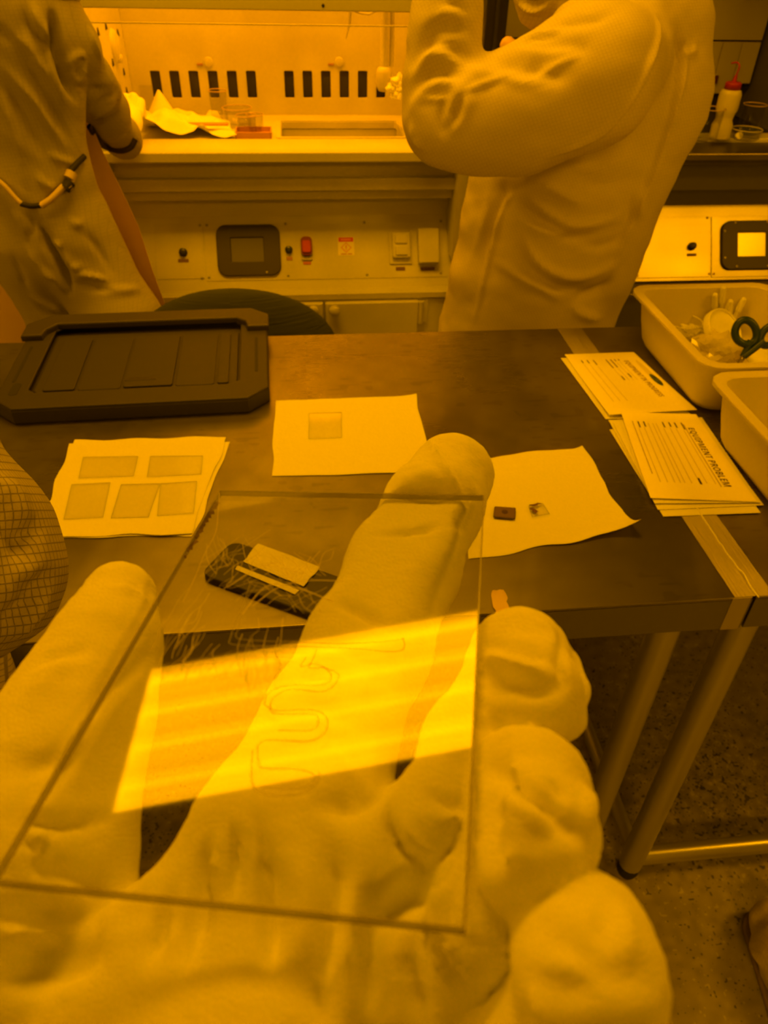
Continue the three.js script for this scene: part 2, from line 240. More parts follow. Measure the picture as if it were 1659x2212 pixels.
// ---------------------------------------------------------------- left bench hood
const HX0 = -0.50, HX1 = 0.452, BACK = -2.72;                 // inside of the hood
{
  const t = thing('bench_hood', 'white plastic wet bench hood with lit interior, slotted back and a control panel below', 'fume hood');
  // back panel with two rows of six slots cut through
  const s = poly([[HX0, 0.86], [HX1, 0.86], [HX1, 2.1], [HX0, 2.1]]);
  const slots = []; for (let k = 0; k < 6; k++) { slots.push(338 + k * 41.1); slots.push(625 + k * 39.6); }
  for (const px of slots) { const a = Z(px, 153, BACK), b = Z(px, 212, BACK); s.holes.push(rrect(0.0305, a.y - b.y, 0.004, (a.x + b.x) / 2, (a.y + b.y) / 2, THREE.Path)); }
  mesh('back_panel', mv(ext(s, 0.012, 0.001), 0, 0, BACK - 0.012), paint, t);
  mesh('plenum', [bx(HX0, HX1, 0.86, 2.1, BACK - 0.1, BACK - 0.09)], M({ color: gray(0.3), roughness: 0.7 }), t);
  for (const px of [432, 715]) { const p = Z(px, 139, BACK); mesh('slot_clip', mv(bx(-0.009, 0.009, -0.003, 0.003, 0, 0.004, 0.001), p.x, p.y, p.z), M({ color: rgb(0.35, 0.2, 0.1), roughness: 0.6 }), t); const q = Z(px + 18, 134, BACK); mesh('round_plug', mv(lathe([[0, 0.006], [0.012, 0.006], [0.014, 0.003], [0.014, 0]], 24), q.x, q.y, q.z, Math.PI / 2), paint, t); }
  // sides, roof
  const left = mesh('side_panel', bx(HX0 - 0.03, HX0, 0.86, 2.1, BACK, -2.215), paint, t);
  for (const [px, py] of [[211, 70], [254, 72], [243, 136], [267, 156], [273, 197], [228, 57]]) { const q = ray(px, py), p = q.multiplyScalar(HX0 / q.x).add(CAM); const g = ext(poly([[0, 0.011], [-0.010, -0.007], [0.010, -0.007]]), 0.004); mesh('vent_hole', mv(g, p.x - 0.001, p.y, p.z, 0, Math.PI / 2), blackMatt, left); }
  { const q = ray(246, 100), p = q.multiplyScalar(HX0 / q.x).add(CAM); mesh('outlet_cover', mv(lathe([[0, 0.016], [0.03, 0.014], [0.042, 0.006], [0.044, 0]], 30), p.x, p.y, p.z, 0, 0, -Math.PI / 2), paint, left); const q2 = ray(250, 126), p2 = q2.multiplyScalar(HX0 / q2.x).add(CAM); mesh('knob', mv(lathe([[0, 0.02], [0.010, 0.018], [0.013, 0.01], [0.013, 0]], 20), p2.x, p2.y, p2.z, 0, 0, -Math.PI / 2), paint, left); }
  mesh('side_panel', bx(HX1, HX1 + 0.036, 0.62, 2.1, BACK, -2.20), paint, t);
  mesh('roof', bx(HX0 - 0.03, HX1 + 0.036, 2.1, 2.12, BACK - 0.1, -2.2), paint, t);
  // deck with the opening of the sink
  const sk = [Y(608, 263, 0.914), Y(852, 257, 0.914)]; const sx0 = sk[0].x, sx1 = sk[1].x, sz0 = sk[0].z, sz1 = -2.40;
  const d = poly([[HX0, -BACK], [HX1, -BACK], [HX1, 2.355], [HX0, 2.355]]); d.holes.push(rrect(sx1 - sx0, sz1 - sz0, 0.008, (sx0 + sx1) / 2, -(sz0 + sz1) / 2, THREE.Path));
  const dg = ext(d, 0.02, 0.001); dg.rotateX(-Math.PI / 2); dg.translate(0, 0.894, 0); mesh('work_deck', dg, paint, t);
  mesh('sink_basin', [bx(sx0 - 0.008, sx0 - 0.002, 0.76, 0.892, sz0, sz1), bx(sx1 + 0.002, sx1 + 0.008, 0.76, 0.892, sz0, sz1), bx(sx0 - 0.008, sx1 + 0.008, 0.76, 0.892, sz0 - 0.008, sz0 - 0.002), bx(sx0 - 0.008, sx1 + 0.008, 0.76, 0.892, sz1 + 0.002, sz1 + 0.008), bx(sx0, sx1, 0.76, 0.77, sz0, sz1)], paint, t);
  const rr = rrect(sx1 - sx0 + 0.03, sz1 - sz0 + 0.03, 0.01, (sx0 + sx1) / 2, -(sz0 + sz1) / 2); rr.holes.push(rrect(sx1 - sx0 + 0.004, sz1 - sz0 + 0.004, 0.008, (sx0 + sx1) / 2, -(sz0 + sz1) / 2, THREE.Path)); const rg = ext(rr, 0.004, 0.001); rg.rotateX(-Math.PI / 2); rg.translate(0, 0.9135, 0); mesh('sink_rim', rg, paint, t);
  // front: sill, stepped apron, slanted control panel, ledge
  const X0 = -0.95, X1 = 0.49;
  mesh('sill', bx(X0, X1, 0.893, 0.92, -2.36, -2.2, 0.004), paint, t);
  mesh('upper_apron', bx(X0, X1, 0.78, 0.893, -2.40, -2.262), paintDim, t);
  mesh('apron_strip', bx(X0, X1, 0.81, 0.842, -2.262, -2.236, 0.002), paint, t);
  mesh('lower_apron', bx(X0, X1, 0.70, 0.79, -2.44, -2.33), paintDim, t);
  mesh('cheek', [bx(X1 - 0.018, X1, 0.5, 0.9, -2.5, -2.23)], paint, t);
  mesh('cabinet', [bx(X0, X1, 0.08, 0.512, -2.75, -2.18), bx(X0, X1, 0.0, 0.08, -2.7, -2.24)], paint, t);
  mesh('ledge', bx(X0, X1 - 0.018, 0.512, 0.532, -2.36, -2.172, 0.003), paint, t);
  // rail above the opening and the pane behind it
  mesh('header_rail', bx(HX0 - 0.03, HX1 + 0.036, 1.24, 1.285, -2.225, -2.19, 0.003), M({ color: gray(0.5), roughness: 0.4 }), t);
  { const p = Z(698, 12, -2.19); mesh('rail_screw', mv(lathe([[0, 0.002], [0.0035, 0.0015], [0.004, 0]], 12), p.x, p.y, p.z, Math.PI / 2), black, t); }
  mesh('header', bx(HX0 - 0.03, HX1 + 0.036, 1.5, 2.3, -2.25, -2.2, 0.003), paint, t);
  const pane = mesh('sash_pane', bx(HX0, HX1, 1.205, 1.5, -2.262, -2.256), glassThin, t);
  mesh('pane_edge', bx(HX0, HX1, 1.203, 1.206, -2.263, -2.255), whitePlastic, pane);
  mesh('lamp_housing', bx(HX0 + 0.02, HX1 - 0.02, 1.93, 1.99, -2.56, -2.30), paint, t);
  const glow = new THREE.MeshStandardMaterial({ color: 0x221100, emissive: HOODLAMP, emissiveIntensity: 3 });
  mesh('hood_lamp', bx(HX0 + 0.05, HX1 - 0.05, 1.922, 1.93, -2.54, -2.32), glow, t);
  const L = new THREE.RectAreaLight(HOODLAMP, HOODL, HX1 - HX0 - 0.1, 0.22); L.position.set((HX0 + HX1) / 2, 1.915, -2.43); L.rotation.x = -Math.PI / 2; L.castShadow = true; L.name = 'hood_light'; scene.add(L);
  // doors
  const Zd = -2.18; const pj = Z(700, 660, Zd).x, pr = Z(902, 660, Zd).x, yt = Z(800, 648, Zd).y;
  for (const [a, b, kx] of [[pj - (pr - pj), pj - 0.003, 677], [pj + 0.003, pr, 722]]) {
    const door = mesh('door', bx(a, b, 0.1, yt, Zd, Zd + 0.02, 0.004), paint, t); const k = Z(kx, 667, Zd + 0.02);
    mesh('knob', mv(lathe([[0, 0.026], [0.012, 0.025], [0.0165, 0.019], [0.015, 0.010], [0.009, 0.005], [0.010, 0]], 28), k.x, k.y, k.z, Math.PI / 2), paint, door);
  }
  const hp = Z(908, 674, Zd + 0.01); mesh('hinge', [mv(rod(V(0, -0.035, 0), V(0, 0.035, 0), 0.009), hp.x, hp.y, hp.z), bx(hp.x, hp.x + 0.022, hp.y - 0.035, hp.y + 0.035, Zd, Zd + 0.006)], paint, t);
}
// fittings on a slanted panel: local x to the right, y up the panel, z out of it
function panelAt(px, py, P) { const o = ray(px, py), n = V(0, 0, 1).applyEuler(new THREE.Euler(-P.th, 0, 0)), p0 = P.g.getWorldPosition(V(0, 0, 0)); const t = p0.clone().sub(CAM).dot(n) / o.dot(n); return P.g.worldToLocal(o.multiplyScalar(t).add(CAM)); }
function boxOn(px0, py0, px1, py1, P) { const a = panelAt(px0, py0, P), b = panelAt(px1, py1, P), c = panelAt(px1, py0, P), d = panelAt(px0, py1, P); return { x0: (a.x + d.x) / 2, x1: (b.x + c.x) / 2, y1: (a.y + c.y) / 2, y0: (b.y + d.y) / 2 }; }
function display(P, q0, s0, screenMat, mat, led, screws) {
  const f = boxOn(...q0, P), s = boxOn(...s0, P), w = f.x1 - f.x0, h = f.y1 - f.y0, cx = (f.x0 + f.x1) / 2, cy = (f.y0 + f.y1) / 2;
  const sh2 = rrect(w, h, 0.03, cx, cy); sh2.holes.push(rrect(s.x1 - s.x0, s.y1 - s.y0, 0.002, (s.x0 + s.x1) / 2, (s.y0 + s.y1) / 2, THREE.Path));
  const b = mesh('display_bezel', ext(sh2, 0.012, 0.002), mat, P.g);
  mesh('screen', bx(s.x0, s.x1, s.y0, s.y1, 0.003, 0.007), screenMat, b);
  if (led) { const p = panelAt(...led, P); mesh('indicator', mv(new THREE.SphereGeometry(0.003, 12, 8), p.x, p.y, 0.012), whitePlastic, b); }
  for (const q of screws || []) { const p = panelAt(...q, P); mesh('screw', mv(lathe([[0, 0.003], [0.0035, 0.002], [0.004, 0]], 12), p.x, p.y, 0.011, Math.PI / 2), pipeSteel, b); }
}
function button(P, px, py, r, m) { const p = panelAt(px, py, P); const b = mesh('push_button', mv(lathe([[0, 0.018], [r * 0.75, 0.018], [r * 0.85, 0.014], [r * 0.85, 0.006], [r, 0.005], [r, 0]], 28), p.x, p.y, 0, Math.PI / 2), m, P.g); }
function plateOn(name, P, q, th, m, r = 0.001, z = 0) { const f = boxOn(...q, P); return mesh(name, mv(ext(rrect(f.x1 - f.x0, f.y1 - f.y0, Math.min(r, (f.y1 - f.y0) / 2.2, (f.x1 - f.x0) / 2.2)), th, Math.min(0.001, th / 3)), (f.x0 + f.x1) / 2, (f.y0 + f.y1) / 2, z), m, P.g); }
function screwsOn(P, list, m) { for (const q of list) { const p = panelAt(...q, P); mesh('screw', mv(lathe([[0, 0.0025], [0.0035, 0.002], [0.0042, 0]], 12), p.x, p.y, 0.0, Math.PI / 2), m, P.g); } }
function slanted(label, y, z) { const th = 33 * Math.PI / 180, g = thing('control_panel', label, 'control panel', [0, y, z]); g.rotation.x = -th; g.updateWorldMatrix(true, true); return { g, th }; }
{
  const P = slanted('white slanted control panel with dark display, red switch and outlets on the white hood', 0.715, -2.33), lbl = M({ color: rgb(0.16, 0.09, 0.05), roughness: 0.6 });
  mesh('panel_sheet', bx(-0.95, 0.472, -0.232, 0.01, -0.02, 0, 0.002), paint, P.g);
  for (const q of [[336, 483, 440, 603], [443, 483, 965, 603]]) plateOn('cover_sheet', P, q, 0.002, paint, 0.003, 0);
  const scr = tex(128, (u, v) => { let c = [0.42, 0.42, 0.30]; if (v < 0.16 && (Math.abs(u - 0.13) < 0.11 * (1 - v * 3) || Math.abs(u - 0.86) < 0.13 * (1 - v * 3))) c = [0.72, 0.72, 0.5]; if (tile(u, v, 14, 41) > 0.62 && u > 0.3) c = [0.75, 0.75, 0.55]; return c; });
  display(P, [469, 487, 606, 597], [500, 515, 570, 567], M({ map: scr, color: 0xffffff, roughness: 0.25, emissive: AMBER, emissiveMap: scr, emissiveIntensity: 0.06 }), M({ color: rgb(0.035, 0.03, 0.022), roughness: 0.5 }), [577, 590]);
  button(P, 396, 546, 0.0125, black); plateOn('label_plate', P, [385, 560, 408, 567], 0.002, lbl, 0.001, 0.002);
  button(P, 624, 540, 0.0115, M({ color: rgb(0.02, 0.03, 0.02), roughness: 0.3 })); plateOn('label_plate', P, [619, 555, 632, 563], 0.002, M({ color: rgb(0.4, 0.22, 0.12), roughness: 0.6 }), 0.001, 0.002);
  const sw = plateOn('pilot_switch', P, [650, 514, 674, 554], 0.016, M({ color: rgb(0.2, 0.02, 0.012), roughness: 0.4 }), 0.012, 0.002); 
  { const f = boxOn(653, 523, 671, 549, P); mesh('switch_lens', mv(ext(rrect(f.x1 - f.x0, f.y1 - f.y0, 0.006), 0.008, 0.002), (f.x0 + f.x1) / 2, (f.y0 + f.y1) / 2, 0.016), redLens, sw); }
  plateOn('switch_skirt', P, [651, 556, 675, 563], 0.006, M({ color: gray(0.45), roughness: 0.5 }), 0.004, 0.002); plateOn('red_tag', P, [655, 566, 672, 572], 0.002, M({ color: rgb(0.5, 0.16, 0.06), roughness: 0.6 }), 0.001, 0.002);
  // warning sticker: red heading bar, diamond, a line of print
  { const cv = document.createElement('canvas'); cv.width = 128; cv.height = 144; const c = cv.getContext('2d'); c.fillStyle = '#e8e2c8'; c.fillRect(0, 0, 128, 144); c.fillStyle = '#c8402a'; c.fillRect(6, 2, 116, 34); c.fillStyle = '#e8a080'; c.fillRect(24, 14, 80, 10); c.strokeStyle = '#c8603a'; c.lineWidth = 5; c.beginPath(); c.moveTo(64, 44); c.lineTo(102, 82); c.lineTo(64, 120); c.lineTo(26, 82); c.closePath(); c.stroke(); c.fillStyle = '#c8603a'; c.fillRect(60, 62, 8, 26); c.fillRect(60, 94, 8, 8); c.fillStyle = '#a04a2a'; c.fillRect(22, 130, 44, 7); c.fillRect(74, 130, 34, 7);
    const t = new THREE.CanvasTexture(cv); t.colorSpace = THREE.SRGBColorSpace; const f = boxOn(730, 513, 765, 552, P); const g = mv(new THREE.PlaneGeometry(f.x1 - f.x0, f.y1 - f.y0), 0, 0, 0.0009); mesh('warning_sticker', [g], M({ map: t, roughness: 0.6 }), P.g).position.set((f.x0 + f.x1) / 2, (f.y0 + f.y1) / 2, 0.002); }
  const out = plateOn('outlet_plate', P, [840, 503, 888, 571], 0.006, paint, 0.004, 0.002);
  { const f = boxOn(846, 506, 884, 560, P), cx = (f.x0 + f.x1) / 2, cy = (f.y0 + f.y1) / 2, w = f.x1 - f.x0, h = f.y1 - f.y0; mesh('outlet_cover', mv(ext(rrect(w, h, 0.006), 0.016, 0.003), cx, cy, 0.007), paint, out); for (const s of [-1, 1]) mesh('cover_flap', mv(ext(rrect(w * 0.68, h * 0.36, 0.004), 0.006, 0.002), cx, cy + s * h * 0.23, 0.022), paint, out); }
  const box = plateOn('switch_box', P, [901, 499, 944, 572], 0.03, paint, 0.004, 0.002);
  for (const q of [[855, 577, 875, 585], [908, 577, 939, 585]]) plateOn('label_plate', P, q, 0.002, lbl, 0.001, 0.002);
  screwsOn(P, [[432, 487], [447, 487], [437, 601], [452, 600], [617, 484], [787, 481], [623, 596], [793, 594], [952, 478], [952, 590]].map(a => a), M({ color: gray(0.3), roughness: 0.4, metalness: 0.6 }));
  for (const c of P.g.children) if (c.name === 'screw') c.position.z += 0.002;
}

// ---------------------------------------------------------------- black post between the two benches
{ const a = Z(1068, 60, -2.14); const t = thing('black_post', 'black upright post between the white hood and the steel bench', 'post', [a.x, 0, -2.15]);
  mesh('post', [bx(-0.027, 0.027, 0, CEIL - 0.02, -0.025, 0.025, 0.004)], black, t); mesh('seal_strip', [bx(-0.004, 0.004, 0, CEIL - 0.02, 0.025, 0.029)], M({ color: gray(0.03), roughness: 0.3 }), t); }

// ---------------------------------------------------------------- right steel bench
{
  const t = thing('steel_bench', 'stainless steel wet bench with dark deck and a bright slanted control panel', 'work bench');
  const X0 = 0.55, X1 = 2.6;
  mesh('counter', bx(X0, X1, 0.88, 0.912, -2.345, -2.2, 0.003), M({ color: gray(0.30), metalness: 0.9, roughness: 0.4, map: brushed }), t);
  mesh('counter_edge', bx(X0, X1, 0.896, 0.916, -2.202, -2.188, 0.004), steel, t);
  mesh('rear_ledge', bx(X0, X1, 0.88, 0.922, -2.42, -2.345, 0.003), M({ color: gray(0.75), roughness: 0.35, metalness: 0.2 }), t);
  mesh('deck', bx(X0, X1, 0.80, 0.82, -2.8, -2.42), blackMatt, t);
  mesh('deck_mat', bx(X0, X1, 0.88, 0.90, -2.75, -2.42), blackMatt, t);
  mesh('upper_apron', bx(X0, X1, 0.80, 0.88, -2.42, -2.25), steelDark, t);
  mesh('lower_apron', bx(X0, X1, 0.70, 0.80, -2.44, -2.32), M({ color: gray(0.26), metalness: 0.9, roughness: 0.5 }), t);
  const P = slanted('bright steel slanted control panel with black framed lit screen on the steel bench', 0.735, -2.32), g = P.g;
  mesh('panel_sheet', bx(X0, X1, -0.232, 0.005, -0.02, 0, 0.002), steel, g);
  for (const q of [[1340, 470, 1533, 600], [1536, 467, 1800, 597]]) plateOn('cover_sheet', P, q, 0.0025, steel, 0.002, 0);
  display(P, [1556, 478, 1690, 583], [1590, 504, 1651, 555], M({ color: gray(0.4), roughness: 0.2, metalness: 0.2, emissive: AMBER, emissiveIntensity: 0.25 }), M({ color: rgb(0.03, 0.025, 0.02), roughness: 0.5 }), null, [[1562, 501], [1563, 559], [1588, 577], [1655, 576], [1585, 483], [1653, 481]]);
  button(P, 1493, 533, 0.0125, black); plateOn('label_plate', P, [1483, 548, 1503, 554], 0.002, M({ color: rgb(0.10, 0.06, 0.03), roughness: 0.6 }), 0.001, 0.002);
  plateOn('red_plate', P, [1335, 536, 1366, 580], 0.004, M({ color: rgb(0.42, 0.05, 0.02), roughness: 0.5 }), 0.002, 0.002);
  for (const q of [[1376, 596], [1527, 471], [1531, 592], [1541, 592]]) { const p = panelAt(...q, P); mesh('screw', mv(lathe([[0, 0.0025], [0.0035, 0.002], [0.0042, 0]], 12), p.x, p.y, 0.002, Math.PI / 2), M({ color: rgb(0.3, 0.2, 0.15), roughness: 0.5 }), g); }
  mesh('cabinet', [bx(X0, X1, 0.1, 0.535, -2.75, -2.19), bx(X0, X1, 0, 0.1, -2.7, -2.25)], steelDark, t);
  mesh('ledge', bx(X0, X1, 0.505, 0.515, -2.19, -2.16, 0.002), steel, t);
  // rear lining: four sheets with open joints above a dark gap
  const zb = -2.74, lin = M({ color: rgb(0.62, 0.60, 0.5), roughness: 0.6 });
  const a = Z(1500, 180, zb).y, b = Z(1560, 88, zb).y, x = p => Z(p, 130, zb).x;
  for (const [p0, p1, y0, y1] of [[1075, 1552, a, b - 0.003], [1553.5, 1594, a - 0.03, b - 0.003], [1595.5, 1634, a, b - 0.003], [1075, 1634, b + 0.002, 1.74]]) mesh('lining_sheet', bx(x(p0), x(p1), y0, y1, zb - 0.012, zb, 0.002), lin, t);
  mesh('rear_wall', bx(X0, X1, 0.8, 2.2, -2.84, -2.80), M({ color: gray(0.06), roughness: 0.8 }), t);
  { const p = Z(1547, 172, zb + 0.004); mesh('hook', mv(rod(V(0, -0.012, 0), V(0, 0.012, 0), 0.006), p.x, p.y, p.z), M({ color: rgb(0.12, 0.03, 0.02) }), t); }
  mesh('roof', bx(X0, X1, 1.75, 1.8, -2.8, -2.2), steelDark, t);
  mesh('side_panel', bx(x(1640), x(1640) + 0.03, 0.9, 1.75, -2.8, -2.3), M({ color: gray(0.12), roughness: 0.6 }), t);
}
// ---------------------------------------------------------------- on the table: black lid
{
  const P = [Y(-6, 917, T), Y(540, 897, T), Y(588, 878, T)], fl = V(-0.505, T, -1.080), fr = V(-0.060, T, -1.094);
  const u = fr.clone().sub(fl).normalize(), wv = V(u.z, 0, -u.x), W0 = 0.442, L0 = 0.335;   // across and away
  const t = thing('tote_lid', 'large black plastic tote lid with raised rim and ribbed panels', 'lid', [fl.x, T, fl.z], -Math.atan2(u.z, u.x));
  const cut = (x0, x1, z0, z1, c, S = THREE.Shape) => { const s = new S(); s.moveTo(x0 + c, z0); s.lineTo(x1 - c, z0); s.lineTo(x1, z0 + c); s.lineTo(x1, z1 - c); s.lineTo(x1 - c, z1); s.lineTo(x0 + c, z1); s.lineTo(x0, z1 - c); s.lineTo(x0, z0 + c); s.closePath(); return s; };
  const up = (s, y, h, b) => { const g = ext(s, h, b); g.rotateX(-Math.PI / 2); g.translate(0, y, 0); return g; };
  const m = darkPlastic, S = cut(0, W0, 0, L0, 0.035); S.holes.push(cut(0.012, W0 - 0.012, 0.012, L0 - 0.012, 0.03, THREE.Path));
  mesh('skirt', up(S, 0, 0.026, 0.003), m, t);
  const top = cut(0.001, W0 - 0.001, 0.001, L0 - 0.001, 0.034); top.holes.push(cut(0.048, W0 - 0.05, 0.052, L0 - 0.034, 0.012, THREE.Path));
  mesh('top_rim', up(top, 0.024, 0.005, 0.002), m, t);
  mesh('floor_plate', up(cut(0.03, W0 - 0.03, 0.03, L0 - 0.028, 0.012), 0.012, 0.004, 0.001), M({ color: rgb(0.04, 0.036, 0.028), roughness: 0.6 }), t);
  // raised handle rim round the far end
  const hr = new THREE.Shape(); const pts = [[-0.004, L0 * 0.74], [0.033, L0 * 0.74], [0.036, L0 - 0.062], [0.052, L0 - 0.040], [W0 - 0.058, L0 - 0.040], [W0 - 0.040, L0 - 0.056], [W0 - 0.036, L0 * 0.76], [W0 + 0.004, L0 * 0.76], [W0 + 0.004, L0 - 0.028], [W0 - 0.030, L0 + 0.004], [0.036, L0 + 0.004], [-0.004, L0 - 0.034]];
  mesh('raised_rim', up(poly(pts), 0.027, 0.013, 0.003), M({ color: rgb(0.045, 0.04, 0.03), roughness: 0.55 }), t);
  const pl = cut(0.052, W0 - 0.054, 0.058, L0 - 0.058, 0.012); mesh('inner_plate', up(pl, 0.0155, 0.006, 0.002), m, t);
  const xs = [0.066, 0.122, 0.196, 0.282, 0.352, W0 - 0.066], hs = [0.004, 0.002, 0.0045, 0.002, 0.004];
  for (let k = 0; k < 5; k++) mesh('rib_panel', up(cut(xs[k] + 0.0025, xs[k + 1] - 0.0025, 0.064, L0 - 0.078, 0.003), 0.021, hs[k], 0.001), m, t);
  mesh('embossed_badge', up(rrect(0.052, 0.010, 0.003, 0.225, 0.088), 0.0245, 0.0016, 0.0004), M({ color: rgb(0.03, 0.026, 0.02), roughness: 0.5 }), t);
  for (const [x0, x1] of [[0.016, 0.021], [W0 - 0.023, W0 - 0.018]]) mesh('side_slot', up(cut(x0, x1, 0.09, 0.225, 0.002), 0.0285, 0.0012, 0.0004), blackMatt, t);
  mesh('latch_well', up(cut(0.020, 0.034, 0.045, 0.085, 0.004), 0.0285, 0.0012, 0.0004), blackMatt, t);
}

// ---------------------------------------------------------------- wipes, glass pieces
const onT = (px, py, h = 0.0006) => Y(px, py, T).setY(T + h);
const wipe = M({ color: gray(0.77), roughness: 0.97, bumpMap: tex(256, (u, v) => 0.5 + 0.3 * tile(u, v, 26, 13) + 0.25 * tile(u, v, 100, 14), false), bumpScale: 0.0003 });
const ripple = (k, a) => (u, v) => Math.max(0, a * (0.6 + noise(u * 3 + k, v * 3, k)) + 0.5 * a * noise(u * 9, v * 8 + k, 4));
tag(mesh('cleanroom_wipe', sheet([onT(152, 963), onT(498, 957), onT(420, 1158), onT(72, 1166)], 20, 0.0005, ripple(1, 0.0006), 0.004, 1), wipe), 'lower white wipe of the left pair, showing under the sheet with five squares', 'wipe');
tag(mesh('cleanroom_wipe', sheet([onT(166, 954, 0.0022), onT(490, 947, 0.0022), onT(413, 1157, 0.0022), onT(80, 1164, 0.0022)], 20, 0.0005, ripple(2, 0.0006), 0.003, 2), wipe), 'white wipe carrying five glass squares, left of the held plate', 'wipe');
tag(mesh('cleanroom_wipe', sheet([onT(594, 866), onT(897, 856), onT(938, 1022), onT(589, 1030)], 20, 0.0005, (u, v) => ripple(3, 0.0005)(u, v) + 0.004 * Math.pow(Math.max(0, u - 0.85) / 0.15, 2) * Math.pow(Math.max(0, 0.3 - v) / 0.3, 1), 0.002, 3), wipe), 'white wipe with one glass square, middle of the table beside the lid', 'wipe');
tag(mesh('cleanroom_wipe', sheet([onT(975, 1000), onT(1254, 968), onT(1374, 1150), onT(1010, 1210)], 36, 0.0005, (u, v) => ripple(4, 0.0010)(u, v) + 0.016 * Math.pow(Math.max(0, u + v - 1.78) / 0.22, 2) + 0.006 * Math.pow(Math.max(0, u - 0.9) / 0.1, 2) * Math.max(0, 1 - v * 3) + 0.010 * Math.pow(Math.max(0, v - 0.9) / 0.1, 2) * Math.max(0, u - 0.4), 0.0045, 6), wipe), 'creased white wipe carrying two small chips, right of the index finger', 'wipe');
const piece = (q, y, th, label, i, name = 'glass_square', m = slideGlass, em = slideEdge, gr = 'thin glass squares on the wipes') => {
  const c = q.map(p => Y(p[0], p[1], y)); const cx = c.reduce((a, p) => a.add(p), V(0, 0, 0)).multiplyScalar(0.25), loc = c.map(p => V(p.x - cx.x, 0, p.z - cx.z));
  const t = thing(name, label, name === 'glass_square' ? 'glass' : 'chip', [cx.x, y, cx.z], 0, gr);
  mesh('pane', slab(loc, 0, th), m, t);
  const e = []; for (let k = 0; k < 4; k++) { const a = loc[k], b = loc[(k + 1) % 4]; e.push(rod(V(a.x, th / 2, a.z), V(b.x, th / 2, b.z), th * 0.52, th * 0.52, 4)); }
  mesh('cut_edge', e, em, t); return t;
};
const TW = T + 0.0042;
[[[[180, 988], [298, 986], [288, 1028], [170, 1033]], 'thin glass square at far left of five on the left wipe'], [[[325, 986], [438, 985], [434, 1024], [318, 1030]], 'thin glass square at far right of five on the left wipe'],
 [[[155, 1047], [238, 1043], [222, 1117], [138, 1122]], 'thin glass square at near left of five on the left wipe'], [[[262, 1047], [345, 1045], [320, 1117], [240, 1119]], 'thin glass square in the middle of the near row on the left wipe'],
 [[[347, 1045], [425, 1040], [418, 1108], [340, 1114]], 'thin glass square at near right of five on the left wipe']].forEach(([q, l], i) => piece(q, TW, 0.0009, l, i));
piece([[668, 893], [738, 891], [738, 945], [667, 948]], T + 0.0026, 0.0009, 'single thin glass square lying on the middle wipe', 5);
{ const t = piece([[1070, 1097], [1112, 1100], [1110, 1122], [1067, 1118]], T + 0.003, 0.0028, 'small dark brown square chip on the creased right wipe', 6, 'dark_chip', M({ color: rgb(0.15, 0.10, 0.05), roughness: 0.4 }), M({ color: rgb(0.10, 0.07, 0.04), roughness: 0.5 }), null); mesh('centre_spot', mv(lathe([[0, 0.0003], [0.0045, 0.0003], [0.0045, 0]], 20), 0, 0.0029, 0), M({ color: rgb(0.08, 0.05, 0.02), roughness: 0.3 }), t); }
{ const t = piece([[1142, 1093], [1172, 1088], [1187, 1110], [1150, 1117]], T + 0.003, 0.001, 'small clear chip with two brown flakes on the creased right wipe', 7, 'clear_chip', slideGlass, slideEdge, null); const m = M({ color: rgb(0.14, 0.07, 0.03), roughness: 0.6 }); mesh('flake', sheet([V(-0.010, 0.002, -0.010), V(0.003, 0.002, -0.014), V(0.006, 0.002, -0.011), V(-0.007, 0.002, -0.008)], 4, 0.0006, () => 0, 0.002), m, t); mesh('flake', sheet([V(-0.012, 0.002, -0.003), V(-0.008, 0.002, -0.004), V(-0.003, 0.002, 0.006), V(-0.007, 0.002, 0.008)], 4, 0.0006, () => 0, 0.002), m, t); }

// ---------------------------------------------------------------- black flat case with a pale card and stick on it, seen through the plate
{
  const u = V(0.149, 0, 0.088).normalize(), w = V(u.z, 0, -u.x), o = V(-0.142, T, -0.698), L = 0.17, Wd = 0.072;
  const t = thing('flat_case', 'flat black rounded case lying at the table edge under the held glass plate', 'case', [o.x, T, o.z], -Math.atan2(u.z, u.x));
  const g = ext(rrect(L, Wd, 0.014, L / 2, Wd / 2 - 0.004), 0.009, 0.002); g.rotateX(-Math.PI / 2); mesh('shell', g, M({ color: gray(0.012), roughness: 0.35 }), t);
  const flat = q => q.map(p => Y(p[0], p[1], T + 0.0095));
  tag(mesh('pale_card', sheet(flat([[558, 1174], [690, 1226], [655, 1270], [526, 1213]]), 10, 0.0006, (a, b) => 0.0012 * a * b + 0.0006 * noise(a * 4, b * 4, 2) + 0.0006, 0.001), paper), 'pale rectangular card lying on the flat black case', 'card');
  tag(mesh('pale_strip', sheet(flat([[515, 1222], [646, 1276], [637, 1286], [508, 1230]]), 10, 0.0008, (a, b) => 0.0008 * a, 0.0006), paper), 'narrow pale strip beside the card on the flat black case', 'strip');
}
tag(mesh('metal_ring', mv(new THREE.TorusGeometry(0.0055, 0.0016, 10, 30), ...onT(126, 1247, 0.0018).toArray(), Math.PI / 2), steel), 'small shiny metal ring on the table beside the checked sleeve', 'ring');

